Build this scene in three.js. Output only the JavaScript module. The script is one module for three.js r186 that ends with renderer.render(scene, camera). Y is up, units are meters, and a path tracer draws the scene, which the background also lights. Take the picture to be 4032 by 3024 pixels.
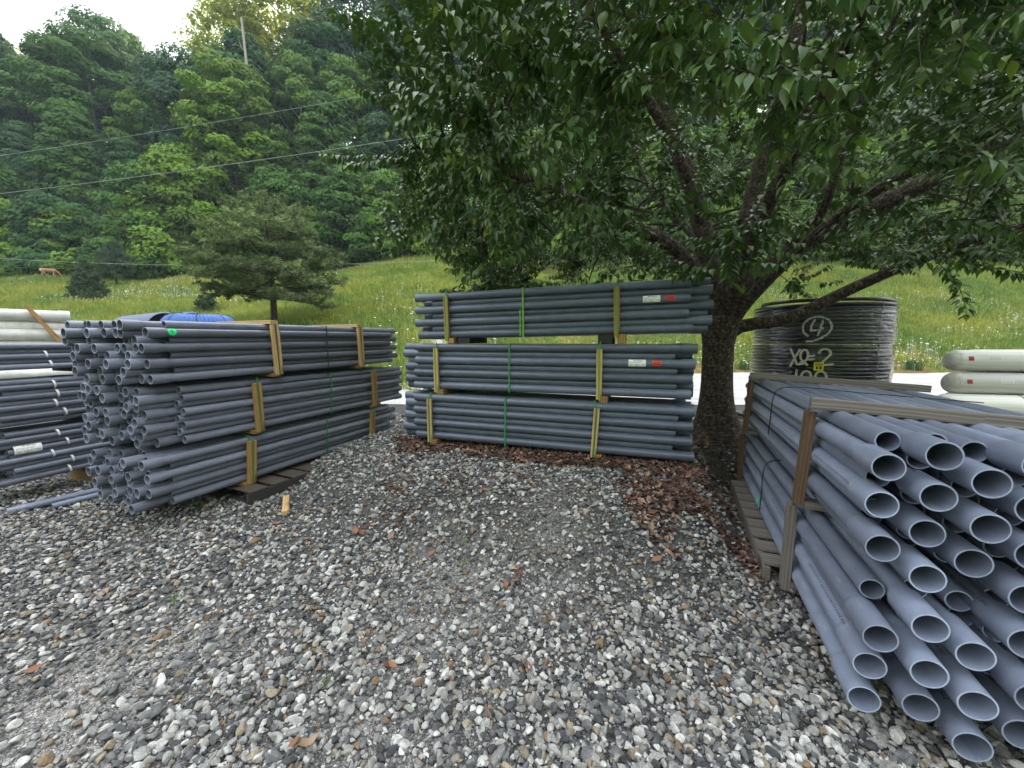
import * as THREE from 'three';
import { mergeGeometries, mergeVertices } from 'three/addons/utils/BufferGeometryUtils.js';
import { RoundedBoxGeometry } from 'three/addons/geometries/RoundedBoxGeometry.js';
import { MarchingCubes } from 'three/addons/objects/MarchingCubes.js';

/* ------------------------------------------------------------------ camera, sky, sun, exposure */
const scene = new THREE.Scene();
const camera = new THREE.PerspectiveCamera(89.9, 4 / 3, 0.05, 900);
camera.position.set(0, 1.6, 0);
camera.rotation.x = -6.15 * Math.PI / 180;
const SUN_AZ = 0.38, SUN_EL = 0.73;                       // behind the wooded ridge, a little right of the view axis
const sunDir = new THREE.Vector3(Math.sin(SUN_AZ) * Math.cos(SUN_EL), Math.sin(SUN_EL), -Math.cos(SUN_AZ) * Math.cos(SUN_EL));
{
  const W = 256, H = 128, data = new Float32Array(W * H * 4);
  for (let j = 0; j < H; j++) for (let i = 0; i < W; i++) {
    const el = ((j + 0.5) / H - 0.5) * Math.PI, az = ((i + 0.5) / W - 0.5) * 2 * Math.PI;
    const d = new THREE.Vector3(Math.cos(az) * Math.cos(el), Math.sin(el), Math.sin(az) * Math.cos(el));
    const c = Math.max(0, d.dot(sunDir)), t = Math.max(0, d.y);
    const glow = 0.55 * Math.pow(c, 6) + 0.9 * Math.pow(c, 40);
    const k = 4 * (j * W + i);
    const b = 0.46 + 0.86 * t;                               // overcast: the zenith about three times the horizon
    data[k] = b * (0.91 + 0.07 * (1 - t)) + glow;
    data[k + 1] = b * (0.96 + 0.03 * (1 - t)) + glow * 0.97;
    data[k + 2] = b * (1.07 - 0.06 * (1 - t)) + glow * 0.90;
    data[k + 3] = 1;
  }
  const sky = new THREE.DataTexture(data, W, H, THREE.RGBAFormat, THREE.FloatType);
  sky.mapping = THREE.EquirectangularReflectionMapping; sky.magFilter = THREE.LinearFilter; sky.needsUpdate = true;
  scene.background = sky; scene.environment = sky;
}
const sun = new THREE.DirectionalLight(0xffe9b8, 4.6);
sun.position.copy(sunDir).multiplyScalar(200); sun.castShadow = true;
Object.assign(sun.shadow.camera, { left: -110, right: 110, top: 110, bottom: -110, near: 1, far: 420 });
sun.shadow.mapSize.set(4096, 4096);
scene.add(sun); scene.add(sun.target);
const renderer = new THREE.WebGLRenderer({ antialias: true });
renderer.toneMapping = THREE.LinearToneMapping;
renderer.toneMappingExposure = 2.9;
renderer.shadowMap.enabled = true;
scene.fog = new THREE.FogExp2(0xd6e4f5, 0.0006);

/* ------------------------------------------------------------------ helpers */
function rng(seed) { let a = seed >>> 0; return () => { a = (a + 0x6D2B79F5) | 0; let t = Math.imul(a ^ (a >>> 15), 1 | a); t = (t + Math.imul(t ^ (t >>> 7), 61 | t)) ^ t; return ((t ^ (t >>> 14)) >>> 0) / 4294967296; }; }
const lerp = (a, b, t) => a + (b - a) * t, clamp = (x, a = 0, b = 1) => Math.min(b, Math.max(a, x));
const sstep = (a, b, x) => { const t = clamp((x - a) / (b - a)); return t * t * (3 - 2 * t); };
const V = (x, y, z) => new THREE.Vector3(x, y, z);
function hash2(x, y, s) { let h = Math.imul(x, 374761393) ^ Math.imul(y, 668265263) ^ Math.imul(s, 1274126177); h = Math.imul(h ^ (h >>> 13), 1274126177); return ((h ^ (h >>> 16)) >>> 0) / 4294967296; }
function vnoise(x, y, s = 1, per = 0) {
  const xi = Math.floor(x), yi = Math.floor(y), fx = x - xi, fy = y - yi;
  const w = (n) => per ? ((n % per) + per) % per : n;
  const u = fx * fx * (3 - 2 * fx), v = fy * fy * (3 - 2 * fy);
  return lerp(lerp(hash2(w(xi), w(yi), s), hash2(w(xi + 1), w(yi), s), u), lerp(hash2(w(xi), w(yi + 1), s), hash2(w(xi + 1), w(yi + 1), s), u), v);
}
function fbm(x, y, s, oct = 4, per = 0) { let a = 0, k = 0.5, t = 0, p = per; for (let i = 0; i < oct; i++) { a += k * vnoise(x, y, s + i, p); t += k; k *= 0.5; x *= 2; y *= 2; p *= 2; } return a / t; }
function dataTex(w, h, f, srgb = true) {                    // f(u, v) -> [r, g, b] in 0..1 (linear when srgb is false, display values otherwise)
  const d = new Uint8Array(w * h * 4);
  for (let j = 0; j < h; j++) for (let i = 0; i < w; i++) { const c = f(i / w, j / h), k = 4 * (j * w + i); d[k] = 255 * clamp(c[0]); d[k + 1] = 255 * clamp(c[1]); d[k + 2] = 255 * clamp(c[2]); d[k + 3] = 255; }
  const t = new THREE.DataTexture(d, w, h); t.wrapS = t.wrapT = THREE.RepeatWrapping; t.magFilter = THREE.LinearFilter; t.minFilter = THREE.LinearMipmapLinearFilter; t.generateMipmaps = true;
  if (srgb) t.colorSpace = THREE.SRGBColorSpace; t.needsUpdate = true; return t;
}
function canvasTex(w, h, draw) { const c = document.createElement('canvas'); c.width = w; c.height = h; draw(c.getContext('2d'), w, h); const t = new THREE.CanvasTexture(c); t.colorSpace = THREE.SRGBColorSpace; return t; }
const L3 = (r, g, b) => new THREE.Color().setRGB(r, g, b);
const std = (o) => new THREE.MeshStandardMaterial(o), phys = (o) => new THREE.MeshPhysicalMaterial(o);
const used = {};
function numbered(n) { if (!(n in used)) { used[n] = 0; return n; } used[n]++; return n + '_' + String(used[n]).padStart(3, '0'); }
function mesh(name, geo, mat, parent) { const m = new THREE.Mesh(geo, mat); m.name = name; m.castShadow = m.receiveShadow = true; if (parent) parent.add(m); return m; }
function tag(o, label, category, group, kind) { o.userData.label = label; if (category) o.userData.category = category; if (group) o.userData.group = group; if (kind) o.userData.kind = kind; return o; }
function thing(name, label, category, pos = [0, 0, 0], group) { const g = new THREE.Group(); g.name = numbered(name); g.position.set(...pos); scene.add(g); return tag(g, label, category, group); }
function single(name, geo, mat, label, category, group) { const m = mesh(numbered(name), geo, mat); scene.add(m); return tag(m, label, category, group); }
function structure(name, geo, mat, label) { const m = mesh(numbered(name), geo, mat); scene.add(m); m.userData.kind = 'structure'; m.userData.label = label; m.userData.category = 'ground'; return m; }
function grainUV(g, axis) {                                 // wood: v along the board in metres, u across
  const p = g.attributes.position, n = g.attributes.normal, uv = new Float32Array(p.count * 2);
  for (let i = 0; i < p.count; i++) {
    const q = [p.getX(i), p.getY(i), p.getZ(i)], m = [Math.abs(n.getX(i)), Math.abs(n.getY(i)), Math.abs(n.getZ(i))];
    const o = [0, 1, 2].filter((a) => a !== axis); const across = m[axis] > 0.7 ? q[o[0]] : (m[o[0]] > m[o[1]] ? q[o[1]] : q[o[0]] + 0.37);
    uv[2 * i] = across * 3.1; uv[2 * i + 1] = (m[axis] > 0.7 ? q[o[1]] * 0.4 : q[axis]) * 0.55;
  }
  g.setAttribute('uv', new THREE.BufferAttribute(uv, 2)); return g;
}
function board(lx, ly, lz, r = 0.004) { const g = new RoundedBoxGeometry(lx, ly, lz, 1, Math.min(r, lx / 3, ly / 3, lz / 3)); const ax = lx >= ly && lx >= lz ? 0 : ly >= lz ? 1 : 2; return grainUV(g, ax); }
function tube(pts, r0, r1 = r0, seg = 12, rad = 7) {
  const c = new THREE.CatmullRomCurve3(pts), g = new THREE.TubeGeometry(c, seg, 1, rad, false), p = g.attributes.position;
  for (let i = 0; i <= seg; i++) { const q = c.getPointAt(i / seg), r = lerp(r0, r1, i / seg); for (let j = 0; j <= rad; j++) { const k = i * (rad + 1) + j; p.setXYZ(k, q.x + (p.getX(k) - q.x) * r, q.y + (p.getY(k) - q.y) * r, q.z + (p.getZ(k) - q.z) * r); } }
  const len = c.getLength(), uv = g.attributes.uv; for (let i = 0; i < uv.count; i++) uv.setXY(i, uv.getY(i) * Math.max(1, Math.round(r0 * 12)), uv.getX(i) * len * 1.5);
  return g;
}
function plain(g) { const o = g.index ? g.toNonIndexed() : g; for (const k of Object.keys(o.attributes)) if (!['position', 'normal', 'uv'].includes(k)) o.deleteAttribute(k); return o; }
const merge = (list) => mergeGeometries(list.map(plain));

/* ------------------------------------------------------------------ terrain */
function mound(x, d) {
  const rx = x - 0.35, rd = d - 4.5, al = 0.947 * rx - 0.32 * rd, ac = 0.32 * rx + 0.947 * rd;
  const q = (al / 2.3) ** 2 + (ac / 1.4) ** 2;
  const sr = (x - 1.375) * 0.918 - (d - 1.43) * 0.395;      // distance to the face of the right stack
  const a = 0.33 * (1 - sstep(0.75, 2.3, q)) * (1 - sstep(-0.52, -0.16, sr));
  const t = 0.3 * (1 - sstep(0.25, 1.25, Math.hypot(x - 2.85, d - 5.3)));
  return Math.max(a, t);
}
function terrain(x, z) {
  const d = -z;
  let y = mound(x, d);
  const d0 = lerp(11.0, 20.6, sstep(-5, 5, x)), sl = lerp(0.275, 0.44, sstep(-26, 10, x));
  const e = d - d0;
  if (e > 0) {
    y += sl * (Math.sqrt(e * e + 1.2) - 1.095);
    y += (fbm(x * 0.12 + 40, d * 0.12, 5, 3) - 0.5) * 1.6 * sstep(0, 8, e);
    const f = Math.min(d - 47, 33 + 0.1 * Math.max(0, d - 80)); if (f > 0) y += 0.62 * f * sstep(0, 6, f); if (d > 80) y -= sl * (d - 80) * 0.9;
  }
  y += 0.03 * (fbm(x * 0.7, d * 0.7, 9, 3) - 0.5) * sstep(0, 1.5, d);
  return y;
}
function sheet(x0, x1, z0, z1, nx, nz, lift, uvScale, color, warp) {
  const pos = [], uv = [], idx = [], col = [];
  for (let j = 0; j <= nz; j++) for (let i = 0; i <= nx; i++) {
    let x = lerp(x0, x1, i / nx), z = lerp(z0, z1, warp ? warp(j / nz) : j / nz);
    pos.push(x, terrain(x, z) + lift, z); uv.push(x * uvScale, z * uvScale);
    if (color) col.push(...color(x, z));
  }
  for (let j = 0; j < nz; j++) for (let i = 0; i < nx; i++) { const a = j * (nx + 1) + i, b = a + 1, c = a + nx + 1, e = c + 1; idx.push(a, b, c, b, e, c); }
  const g = new THREE.BufferGeometry(); g.setAttribute('position', new THREE.Float32BufferAttribute(pos, 3)); g.setAttribute('uv', new THREE.Float32BufferAttribute(uv, 2));
  if (color) g.setAttribute('color', new THREE.Float32BufferAttribute(col, 3)); g.setIndex(idx); g.computeVertexNormals();
  return g;
}
const texGrit = dataTex(1024, 1024, (u, v) => {
  const n = fbm(u * 96, v * 96, 11, 3, 96), m = fbm(u * 7, v * 7, 21, 4, 7), s = hash2(Math.floor(u * 300), Math.floor(v * 300), 3);
  const k = 0.25 + 0.32 * (n - 0.4) + 0.16 * (m - 0.5) + (s > 0.86 ? 0.16 : 0) - (s < 0.14 ? 0.10 : 0);
  return [k * 1.0, k * 0.985, k * 0.955];
});
const texGritBump = dataTex(512, 512, (u, v) => { const n = fbm(u * 64, v * 64, 31, 4, 64); return [n, n, n]; }, false);
const texGrass = dataTex(1024, 1024, (u, v) => {
  const n = fbm(u * 120, v * 60, 12, 3, 120), m = fbm(u * 6, v * 6, 22, 4, 6), q = fbm(u * 24, v * 24, 32, 3, 24);
  const k = 0.75 + 0.8 * (n - 0.5), y = clamp(1.6 * (m - 0.35));
  return [k * lerp(0.42, 0.60, y * 0.7 + 0.3 * q), k * lerp(0.50, 0.60, y), k * lerp(0.15, 0.20, q)];
});
const texRoad = dataTex(512, 512, (u, v) => { const n = fbm(u * 80, v * 80, 13, 3, 80), m = fbm(u * 5, v * 5, 23, 3, 5); const k = 0.70 + 0.34 * (n - 0.5) + 0.2 * (m - 0.5); return [k, k * 0.985, k * 0.955]; });
const earthMat = std({ map: texGrass, roughness: 1, vertexColors: true });
structure('meadow_hillside', sheet(-190, 190, -8.2, -230, 150, 120, -0.012, 0.09, (x, z) => {
  const d = -z, n = fbm(x * 0.25, d * 0.25, 77, 4);
  let c = [1, 1, 1];
  const dirt = sstep(0.52, 0.66, n) * 0.75 * (1 - sstep(24, 30, d)) * sstep(1, 5, x) + 0.8 * sstep(0.60, 0.68, fbm(x * 0.14 + 9, d * 0.2, 41, 3)) * (1 - sstep(-20, -12, x));
  const bank = sstep(2, 4, x) * (1 - sstep(0.4, 3.2, d - 20.8)) * sstep(0.35, 0.55, n + 0.1) * 0.9;
  const w = sstep(47, 51, d), k = clamp(dirt + bank);
  c = [lerp(1, 1.25, k), lerp(1, 0.72, k), lerp(1, 1.6, k)];
  return [lerp(c[0], 0.5, w), lerp(c[1], 0.32, w), lerp(c[2], 0.7, w)];
}, (t) => Math.pow(t, 1.8)), earthMat, 'grassy meadow rising to the wooded hillside');
const yardMat = std({ map: texGrit, bumpMap: texGritBump, bumpScale: 0.006, roughness: 0.95, vertexColors: true });
// fine pale dust lies in the worn wheel tracks, dark leaf mould and moss under the tree
function dust(x, d) { const n = fbm(x * 1.3 + 3, d * 1.3, 55, 4); const tr = Math.max(Math.exp(-(((x + 0.55 - 0.10 * (d - 1)) / 0.38) ** 2)) * (1 - sstep(2.2, 3.2, d)), Math.exp(-(((x + 1.9) / 0.5) ** 2)) * (1 - sstep(1.6, 2.6, d)), 0.7 * Math.exp(-(((x - 0.25 - 0.12 * (d - 2.4)) / 0.22) ** 2)) * sstep(1.6, 2.2, d) * (1 - sstep(3.2, 3.6, d))); return clamp(tr * (0.35 + 1.3 * (n - 0.2))); }
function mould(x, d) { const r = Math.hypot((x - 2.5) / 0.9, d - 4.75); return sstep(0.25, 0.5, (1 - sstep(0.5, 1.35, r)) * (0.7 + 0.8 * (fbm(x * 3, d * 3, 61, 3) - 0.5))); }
const yard = structure('gravel_yard', sheet(-16, 16, 3.5, -12.2, 220, 130, 0, 0.8, (x, z) => {
  const d = -z, k = dust(x, d), m = mould(x, d), w = fbm(x * 0.8, d * 0.8, 66, 3);
  const b = lerp(0.62, 0.85, w); const c = [lerp(b, 2.7, k), lerp(b, 2.66, k), lerp(b * 0.97, 2.56, k)];
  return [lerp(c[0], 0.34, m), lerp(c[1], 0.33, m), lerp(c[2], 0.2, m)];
}), yardMat, 'grey crushed stone yard with worn wheel tracks');
structure('gravel_road', (() => {
  const pos = [], uv = [], idx = [], N = 90, M = 8;
  for (let i = 0; i <= N; i++) { const x = lerp(-4, 70, i / N); for (let j = 0; j <= M; j++) { const d = lerp(9.9 + 0.15 * Math.sin(x * 0.9), 20.0 + 0.25 * Math.sin(x * 0.6) + 0.2 * Math.sin(x * 1.7), j / M); pos.push(x, terrain(x, -d) + 0.012, -d); uv.push(x * 0.5, d * 0.5); } }
  for (let i = 0; i < N; i++) for (let j = 0; j < M; j++) { const a = i * (M + 1) + j, b = a + 1, c = a + M + 1, e = c + 1; idx.push(a, c, b, b, c, e); }
  const g = new THREE.BufferGeometry(); g.setAttribute('position', new THREE.Float32BufferAttribute(pos, 3)); g.setAttribute('uv', new THREE.Float32BufferAttribute(uv, 2)); g.setIndex(idx); g.computeVertexNormals(); return g;
})(), std({ map: texRoad, roughness: 0.95 }), 'pale crushed stone road below the grass bank');
structure('ground', (() => { const g = new THREE.PlaneGeometry(380, 36); g.rotateX(-Math.PI / 2); g.translate(0, -0.06, 6); const uv = g.attributes.uv; for (let i = 0; i < uv.count; i++) uv.setXY(i, uv.getX(i) * 150, uv.getY(i) * 14); return g; })(), std({ map: texGrit, roughness: 1, color: 0xbdb9b0 }), 'bare ground around the gravel yard');
structure('added_hillside', (() => { const g = new THREE.PlaneGeometry(420, 150, 60, 30); g.rotateX(-Math.PI / 2); const q = g.attributes.position; for (let i = 0; i < q.count; i++) { const x = q.getX(i), z = q.getZ(i) + 95, e = Math.max(0, z - 24); q.setXYZ(i, x, -0.05 + 0.62 * e * sstep(0, 14, e) + 6 * (fbm(x * 0.06, z * 0.06, 15, 4) - 0.5) * sstep(4, 20, e), z); } g.computeVertexNormals(); return g; })(), std({ color: L3(0.05, 0.095, 0.035), roughness: 1 }), 'unseen green slope added behind the viewer to dim frontal sky light');  // unseen slope, added to cut sky light from behind the viewer

/* ------------------------------------------------------------------ shared materials */
const woodTex = (seed, a, b, knots) => dataTex(256, 1024, (u, v) => {
  const wob = 0.05 * (fbm(u * 4, v * 5, seed + 3, 3, 4) - 0.5), x = u + wob;
  const g = fbm(x * 48, v * 3, seed, 3, 48), r = 0.5 + 0.5 * Math.sin((x * 14 + 2.6 * fbm(x * 3, v * 2, seed + 9, 3, 3)) * 6.28);
  let k = clamp(0.55 * g + 0.45 * r), kn = 0;
  if (knots) for (let q = 0; q < 4; q++) { const dx = (u - hash2(q, 1, seed)) * 2.6, dy = (v - hash2(q, 2, seed)) * 9; kn = Math.max(kn, Math.exp(-(dx * dx + dy * dy) * 12)); }
  const c = a.map((p, i) => lerp(p, b[i], k)); return c.map((p) => p * (1 - 0.55 * kn));
});
const texPine = woodTex(101, [0.62, 0.49, 0.31], [0.84, 0.73, 0.52], true), texGrey = woodTex(202, [0.30, 0.28, 0.26], [0.56, 0.53, 0.49], true), texDark = woodTex(303, [0.13, 0.12, 0.115], [0.30, 0.28, 0.26], true);
const mPine = std({ map: texPine, roughness: 0.8 }), mPine2 = std({ map: texPine, roughness: 0.85, color: 0xd8ccb8 }), mPine3 = std({ map: texPine, roughness: 0.85, color: 0xb7a88e });
const mGreyWood = std({ map: texGrey, bumpMap: texGrey, bumpScale: 0.002, roughness: 0.9 }), mBrownWood = std({ map: texGrey, bumpMap: texGrey, bumpScale: 0.002, roughness: 0.9, color: 0xd9b894 });
const mDarkWood = std({ map: texDark, bumpMap: texDark, bumpScale: 0.002, roughness: 0.9 }), mPalletTop = std({ map: texGrey, roughness: 0.95, color: 0xb9b4ac });
const mGreenStrap = std({ color: L3(0.03, 0.22, 0.06), roughness: 0.35 }), mLimeStrap = std({ color: L3(0.16, 0.42, 0.03), roughness: 0.4 }), mDarkStrap = std({ color: L3(0.025, 0.06, 0.045), roughness: 0.4 });
const mBlack = std({ color: L3(0.012, 0.012, 0.013), roughness: 0.5 }), mWhiteTie = std({ color: L3(0.75, 0.75, 0.73), roughness: 0.5 });
function pipeTex(seed, base, tint) {
  return canvasTex(2048, 256, (c, w, h) => {
    const r = rng(seed), id = c.createImageData(w, h);
    for (let j = 0; j < h; j++) for (let i = 0; i < w; i++) {
      const n = fbm(i / w * 40, j / h * 6, seed, 4, 0), m = fbm(i / w * 6, j / h * 3, seed + 7, 3, 0), s = hash2(i >> 0, j >> 0, seed);
      const k = base * (1 + 0.16 * (n - 0.5) + 0.16 * (m - 0.5) + 0.05 * (s - 0.5)), o = 4 * (j * w + i);
      id.data[o] = 255 * k * tint[0]; id.data[o + 1] = 255 * k * tint[1]; id.data[o + 2] = 255 * k * tint[2]; id.data[o + 3] = 255;
    }
    c.putImageData(id, 0, 0);
    c.strokeStyle = 'rgba(190,195,200,0.20)';
    for (let k = 0; k < 90; k++) { c.lineWidth = 0.6 + r() * 1.4; const x = r() * w, y = r() * h; c.beginPath(); c.moveTo(x, y); c.lineTo(x + (r() - 0.3) * 70, y + (r() - 0.5) * 9); c.stroke(); }
    c.fillStyle = 'rgba(210,205,195,0.13)';
    for (let k = 0; k < 60; k++) { c.beginPath(); c.ellipse(r() * w, r() * h, 4 + r() * 26, 1 + r() * 5, 0, 0, 7); c.fill(); }
    // ink print line along the pipe: too small to read in the photograph
    c.fillStyle = 'rgba(18,20,26,0.85)';
    for (let rep = 0; rep < 3; rep++) { let x = 60 + rep * 660 + r() * 60; const y = 118; for (let k = 0; k < 34; k++) { const a = 4 + r() * 7; if (r() > 0.16) { c.fillRect(x, y, a * 0.7, 2); c.fillRect(x, y + 6, a * 0.7, 1.6); c.fillRect(x + (r() > 0.5 ? 0 : a * 0.5), y, 1.8, 7.5); } x += a + 2; } }
  });
}
function pipeMats(seed, base, tint, rough) { return [0, 1, 2].map((k) => std({ map: pipeTex(seed + k * 17, base * (1 + 0.085 * (k - 1)), tint), roughness: rough, vertexColors: true })); }
const gMid = pipeMats(11, 0.39, [0.90, 0.985, 1.12], 0.28), gLeft = pipeMats(31, 0.46, [0.945, 0.985, 1.09], 0.30), gRight = pipeMats(51, 0.49, [0.925, 0.99, 1.12], 0.40), gWhite = pipeMats(71, 0.84, [1.0, 0.99, 0.96], 0.4);

/* pipe along +x with its bell at x = 0; wall thickness t; every edge its own normals */
function pipeGeo(D, bellD, bellL, L, t, seg) {
  const r = D / 2, b = bellD / 2, S = [], e = 0.0012, rim = 1.8, body = 1, scr = 1.14;
  const sect = (pts, col) => S.push({ pts, col });
  if (bellL > 0) {
    sect([[0.0, b - e], [e, b], [bellL, b], [bellL + 0.03, r + 0.0002], [bellL + 0.036, r]], body);
    sect([[bellL + 0.036, r], [L * 0.5, r], [L - e, r], [L, r - e]], body);
    sect([[0, b - t], [0, b - e]], rim); sect([[bellL + 0.03, r - t], [bellL, b - t], [0, b - t]], body);
  } else { sect([[0, r - e], [e, r], [L - e, r], [L, r - e]], body); sect([[0, r - t], [0, r - e]], rim); sect([[0.03, r - t], [0, r - t]], body); }
  sect([[L, r - e], [L, r - t]], rim); sect([[L, r - t], [bellL + 0.03, r - t]], body);
  const pos = [], nor = [], uv = [], col = [], idx = [];
  for (const { pts, col: cc } of S) {
    const base = pos.length / 3, n = pts.length;
    for (let i = 0; i < n; i++) {
      const a = pts[Math.max(0, i - 1)], c = pts[Math.min(n - 1, i + 1)]; let tx = c[0] - a[0], ty = c[1] - a[1]; const l = Math.hypot(tx, ty) || 1; tx /= l; ty /= l;
      const nx = -ty, nr = tx;                               // left of travel
      for (let j = 0; j <= seg; j++) { const th = j / seg * Math.PI * 2, cs = Math.cos(th), sn = Math.sin(th); pos.push(pts[i][0], pts[i][1] * cs, pts[i][1] * sn); nor.push(nx, nr * cs, nr * sn); uv.push(pts[i][0] / L, j / seg); col.push(cc, cc, cc); }
    }
    for (let i = 0; i < n - 1; i++) for (let j = 0; j < seg; j++) { const a = base + i * (seg + 1) + j, b2 = a + 1, c = a + seg + 1, d = c + 1; idx.push(a, b2, c, b2, d, c); }
  }
  const g = new THREE.BufferGeometry(); g.setAttribute('position', new THREE.Float32BufferAttribute(pos, 3)); g.setAttribute('normal', new THREE.Float32BufferAttribute(nor, 3)); g.setAttribute('uv', new THREE.Float32BufferAttribute(uv, 2)); g.setAttribute('color', new THREE.Float32BufferAttribute(col, 3)); g.setIndex(idx);
  return g;
}
/* sticker: a thin curved patch on a pipe of radius R, along x, facing angle th (0 = +y, turning to +z) */
function patch(R, len, ang, th) {
  const n = 10, pos = [], uv = [], idx = [], nor = [];
  for (let i = 0; i <= n; i++) { const a = th + (i / n - 0.5) * ang, c = Math.cos(a), s = Math.sin(a); for (const k of [0, 1]) { pos.push(k * len, R * c, R * s); nor.push(0, c, s); uv.push(k, 1 - i / n); } }
  for (let i = 0; i < n; i++) idx.push(2 * i, 2 * i + 2, 2 * i + 1, 2 * i + 1, 2 * i + 2, 2 * i + 3);
  const g = new THREE.BufferGeometry(); g.setAttribute('position', new THREE.Float32BufferAttribute(pos, 3)); g.setAttribute('normal', new THREE.Float32BufferAttribute(nor, 3)); g.setAttribute('uv', new THREE.Float32BufferAttribute(uv, 2)); g.setIndex(idx); return g;
}
/* grooved batten: two ridges with a strap channel between, standing along y, its back at z = 0, facing +z */
function battenGeo(h, w = 0.062, t = 0.034) {
  const s = new THREE.Shape(), a = w / 2, gr = 0.010, dp = 0.012;
  s.moveTo(-a, 0); s.lineTo(a, 0); s.lineTo(a, t - 0.004); s.lineTo(a - 0.004, t); s.lineTo(gr, t); s.lineTo(gr, t - dp); s.lineTo(-gr, t - dp); s.lineTo(-gr, t); s.lineTo(-a + 0.004, t); s.lineTo(-a, t - 0.004); s.closePath();
  const o = plain(new THREE.ExtrudeGeometry(s, { depth: h, bevelEnabled: false })); o.rotateX(-Math.PI / 2); o.rotateY(Math.PI);
  return grainUV(o, 1);
}
function basisGroup(g, near, far, roll) {
  const a = V(...far).sub(V(...near)).normalize(), up = V(0, 1, 0); const p = a.clone().cross(up).normalize(), u = p.clone().cross(a).normalize();
  g.matrixAutoUpdate = true; const m = new THREE.Matrix4().makeBasis(a, u, p); g.quaternion.setFromRotationMatrix(m); g.rotateX(roll || 0); g.position.set(...near); return g;
}
/* one strapped bundle of pipes; local x along the pipes, y up, z across (side = -1: bundle lies behind the face, +1: to its right) */
function bundle(o) {
  const g = thing('pipe_bundle', o.label, 'pipes', [0, 0, 0], o.group); basisGroup(g, o.near, o.far, o.roll);
  const { D, rows, cols, L, side } = o, R = rng(o.seed), pitch = D * 0.868, sp = D * (o.spread || 1.015);
  for (let r = 0; r < rows; r++) for (let c = 0; c < cols - (((r + (o.odd || 0)) % 2) && !o.full ? 1 : 0); c++) {
    if (o.skip && o.skip(r, c)) continue;
    const off = ((r + (o.odd || 0)) % 2) * 0.5, [s, bellNear] = o.stag(r, c, R), m = mesh('pipe', o.geo, o.mats[Math.floor(R() * o.mats.length)], g);
    const sk = (o.skew || 0) * (c + off);
    m.position.set(bellNear ? s + sk : s + sk + L, D / 2 + r * pitch + (R() - 0.5) * 0.003, side * (D / 2 + (c + off) * sp));
    m.rotation.set(0, bellNear ? 0 : Math.PI, 0); m.rotateX(o.spin ? o.spin(r, c, R) : R() * 6.283);
    if (o.fan) m.rotation.y += (R() - 0.5) * o.fan;
  }
  return Object.assign(g, { H: D + (rows - 1) * pitch, Wd: (cols) * sp + D * 0.02 });
}
function loopStrap(g, x, H, W, side, mat, w = 0.016, y0 = -0.003, name = 'strap') {
  const t = 0.0016, bulge = 0.004, parts = [];
  const pts = [[y0, -0.006 * 1], [H * 0.5, -0.007], [H + 0.003, -0.004], [H + 0.004, W * 0.5], [H + 0.003, W + 0.004], [H * 0.5, W + 0.006], [y0, W + 0.004], [y0 - 0.002, W * 0.5]];
  for (let i = 0; i < pts.length; i++) { const a = pts[i], b = pts[(i + 1) % pts.length], l = Math.hypot(b[0] - a[0], b[1] - a[1]); const q = new THREE.BoxGeometry(w, l + 0.002, t); q.rotateX(Math.atan2((b[1] - a[1]) * side, b[0] - a[0])); q.translate(x, (a[0] + b[0]) / 2, side * (a[1] + b[1]) / 2); parts.push(q); }
  void bulge; return mesh(name, merge(parts), mat, g);
}
function post(g, x, y0, h, side, mat, lean = 0, w, t, strapMat, z0 = 0) {          // batten standing on the near face with the strap in its groove
  const b = mesh('batten', battenGeo(h, w, t), mat, g); b.position.set(x, y0, z0); if (side > 0) b.rotation.y = Math.PI; b.rotation.z = lean;
  if (strapMat) { const s = new THREE.BoxGeometry(0.016, h + 0.02, 0.0016); s.translate(0, h / 2, (t || 0.034) - 0.0075); const m = mesh('strap', s, strapMat, g); m.position.copy(b.position); m.rotation.copy(b.rotation); }
  return b;
}
function crossBatten(g, x, y, W, side, mat, h = 0.036, w = 0.075, over = 0.05, tilt = 0) { const b = mesh('batten', board(w, h, W + over * 2), mat, g); b.position.set(x, y, side * W / 2); b.rotation.x = tilt; return b; }

/* ------------------------------------------------------------------ stickers */
function atkoreLabel(w, h) {
  return canvasTex(w, h, (c) => {
    c.fillStyle = '#f4f3ee'; c.fillRect(0, 0, w, h); c.fillStyle = '#23262a'; const s = h / 100;
    c.beginPath(); c.moveTo(w * 0.30, 27 * s); c.lineTo(w * 0.36, 6 * s); c.lineTo(w * 0.42, 27 * s); c.lineTo(w * 0.385, 27 * s); c.lineTo(w * 0.36, 17 * s); c.lineTo(w * 0.335, 27 * s); c.closePath(); c.fill();
    c.font = 'bold ' + 22 * s + 'px sans-serif'; c.fillText('Atkore', w * 0.45, 26 * s);
    c.fillRect(w * 0.04, 34 * s, w * 0.92, 1.4 * s); c.fillRect(w * 0.04, 62 * s, w * 0.92, 1.4 * s);
    const r = rng(5); for (const [y, x0, x1, hh] of [[42, 0.06, 0.72, 9], [68, 0.08, 0.2, 7], [68, 0.34, 0.6, 7], [68, 0.78, 0.92, 7], [84, 0.06, 0.26, 9], [84, 0.4, 0.66, 9]]) { let x = x0 * w; while (x < x1 * w) { const a = (3 + r() * 6) * s; c.globalAlpha = 0.75; c.fillRect(x, y * s, a * 0.72, hh * s * (r() > 0.5 ? 1 : 0.6)); x += a + 2 * s; } }
    c.globalAlpha = 1;
  });
}
const mLabel = std({ map: atkoreLabel(512, 256), roughness: 0.55, side: THREE.DoubleSide });
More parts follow.
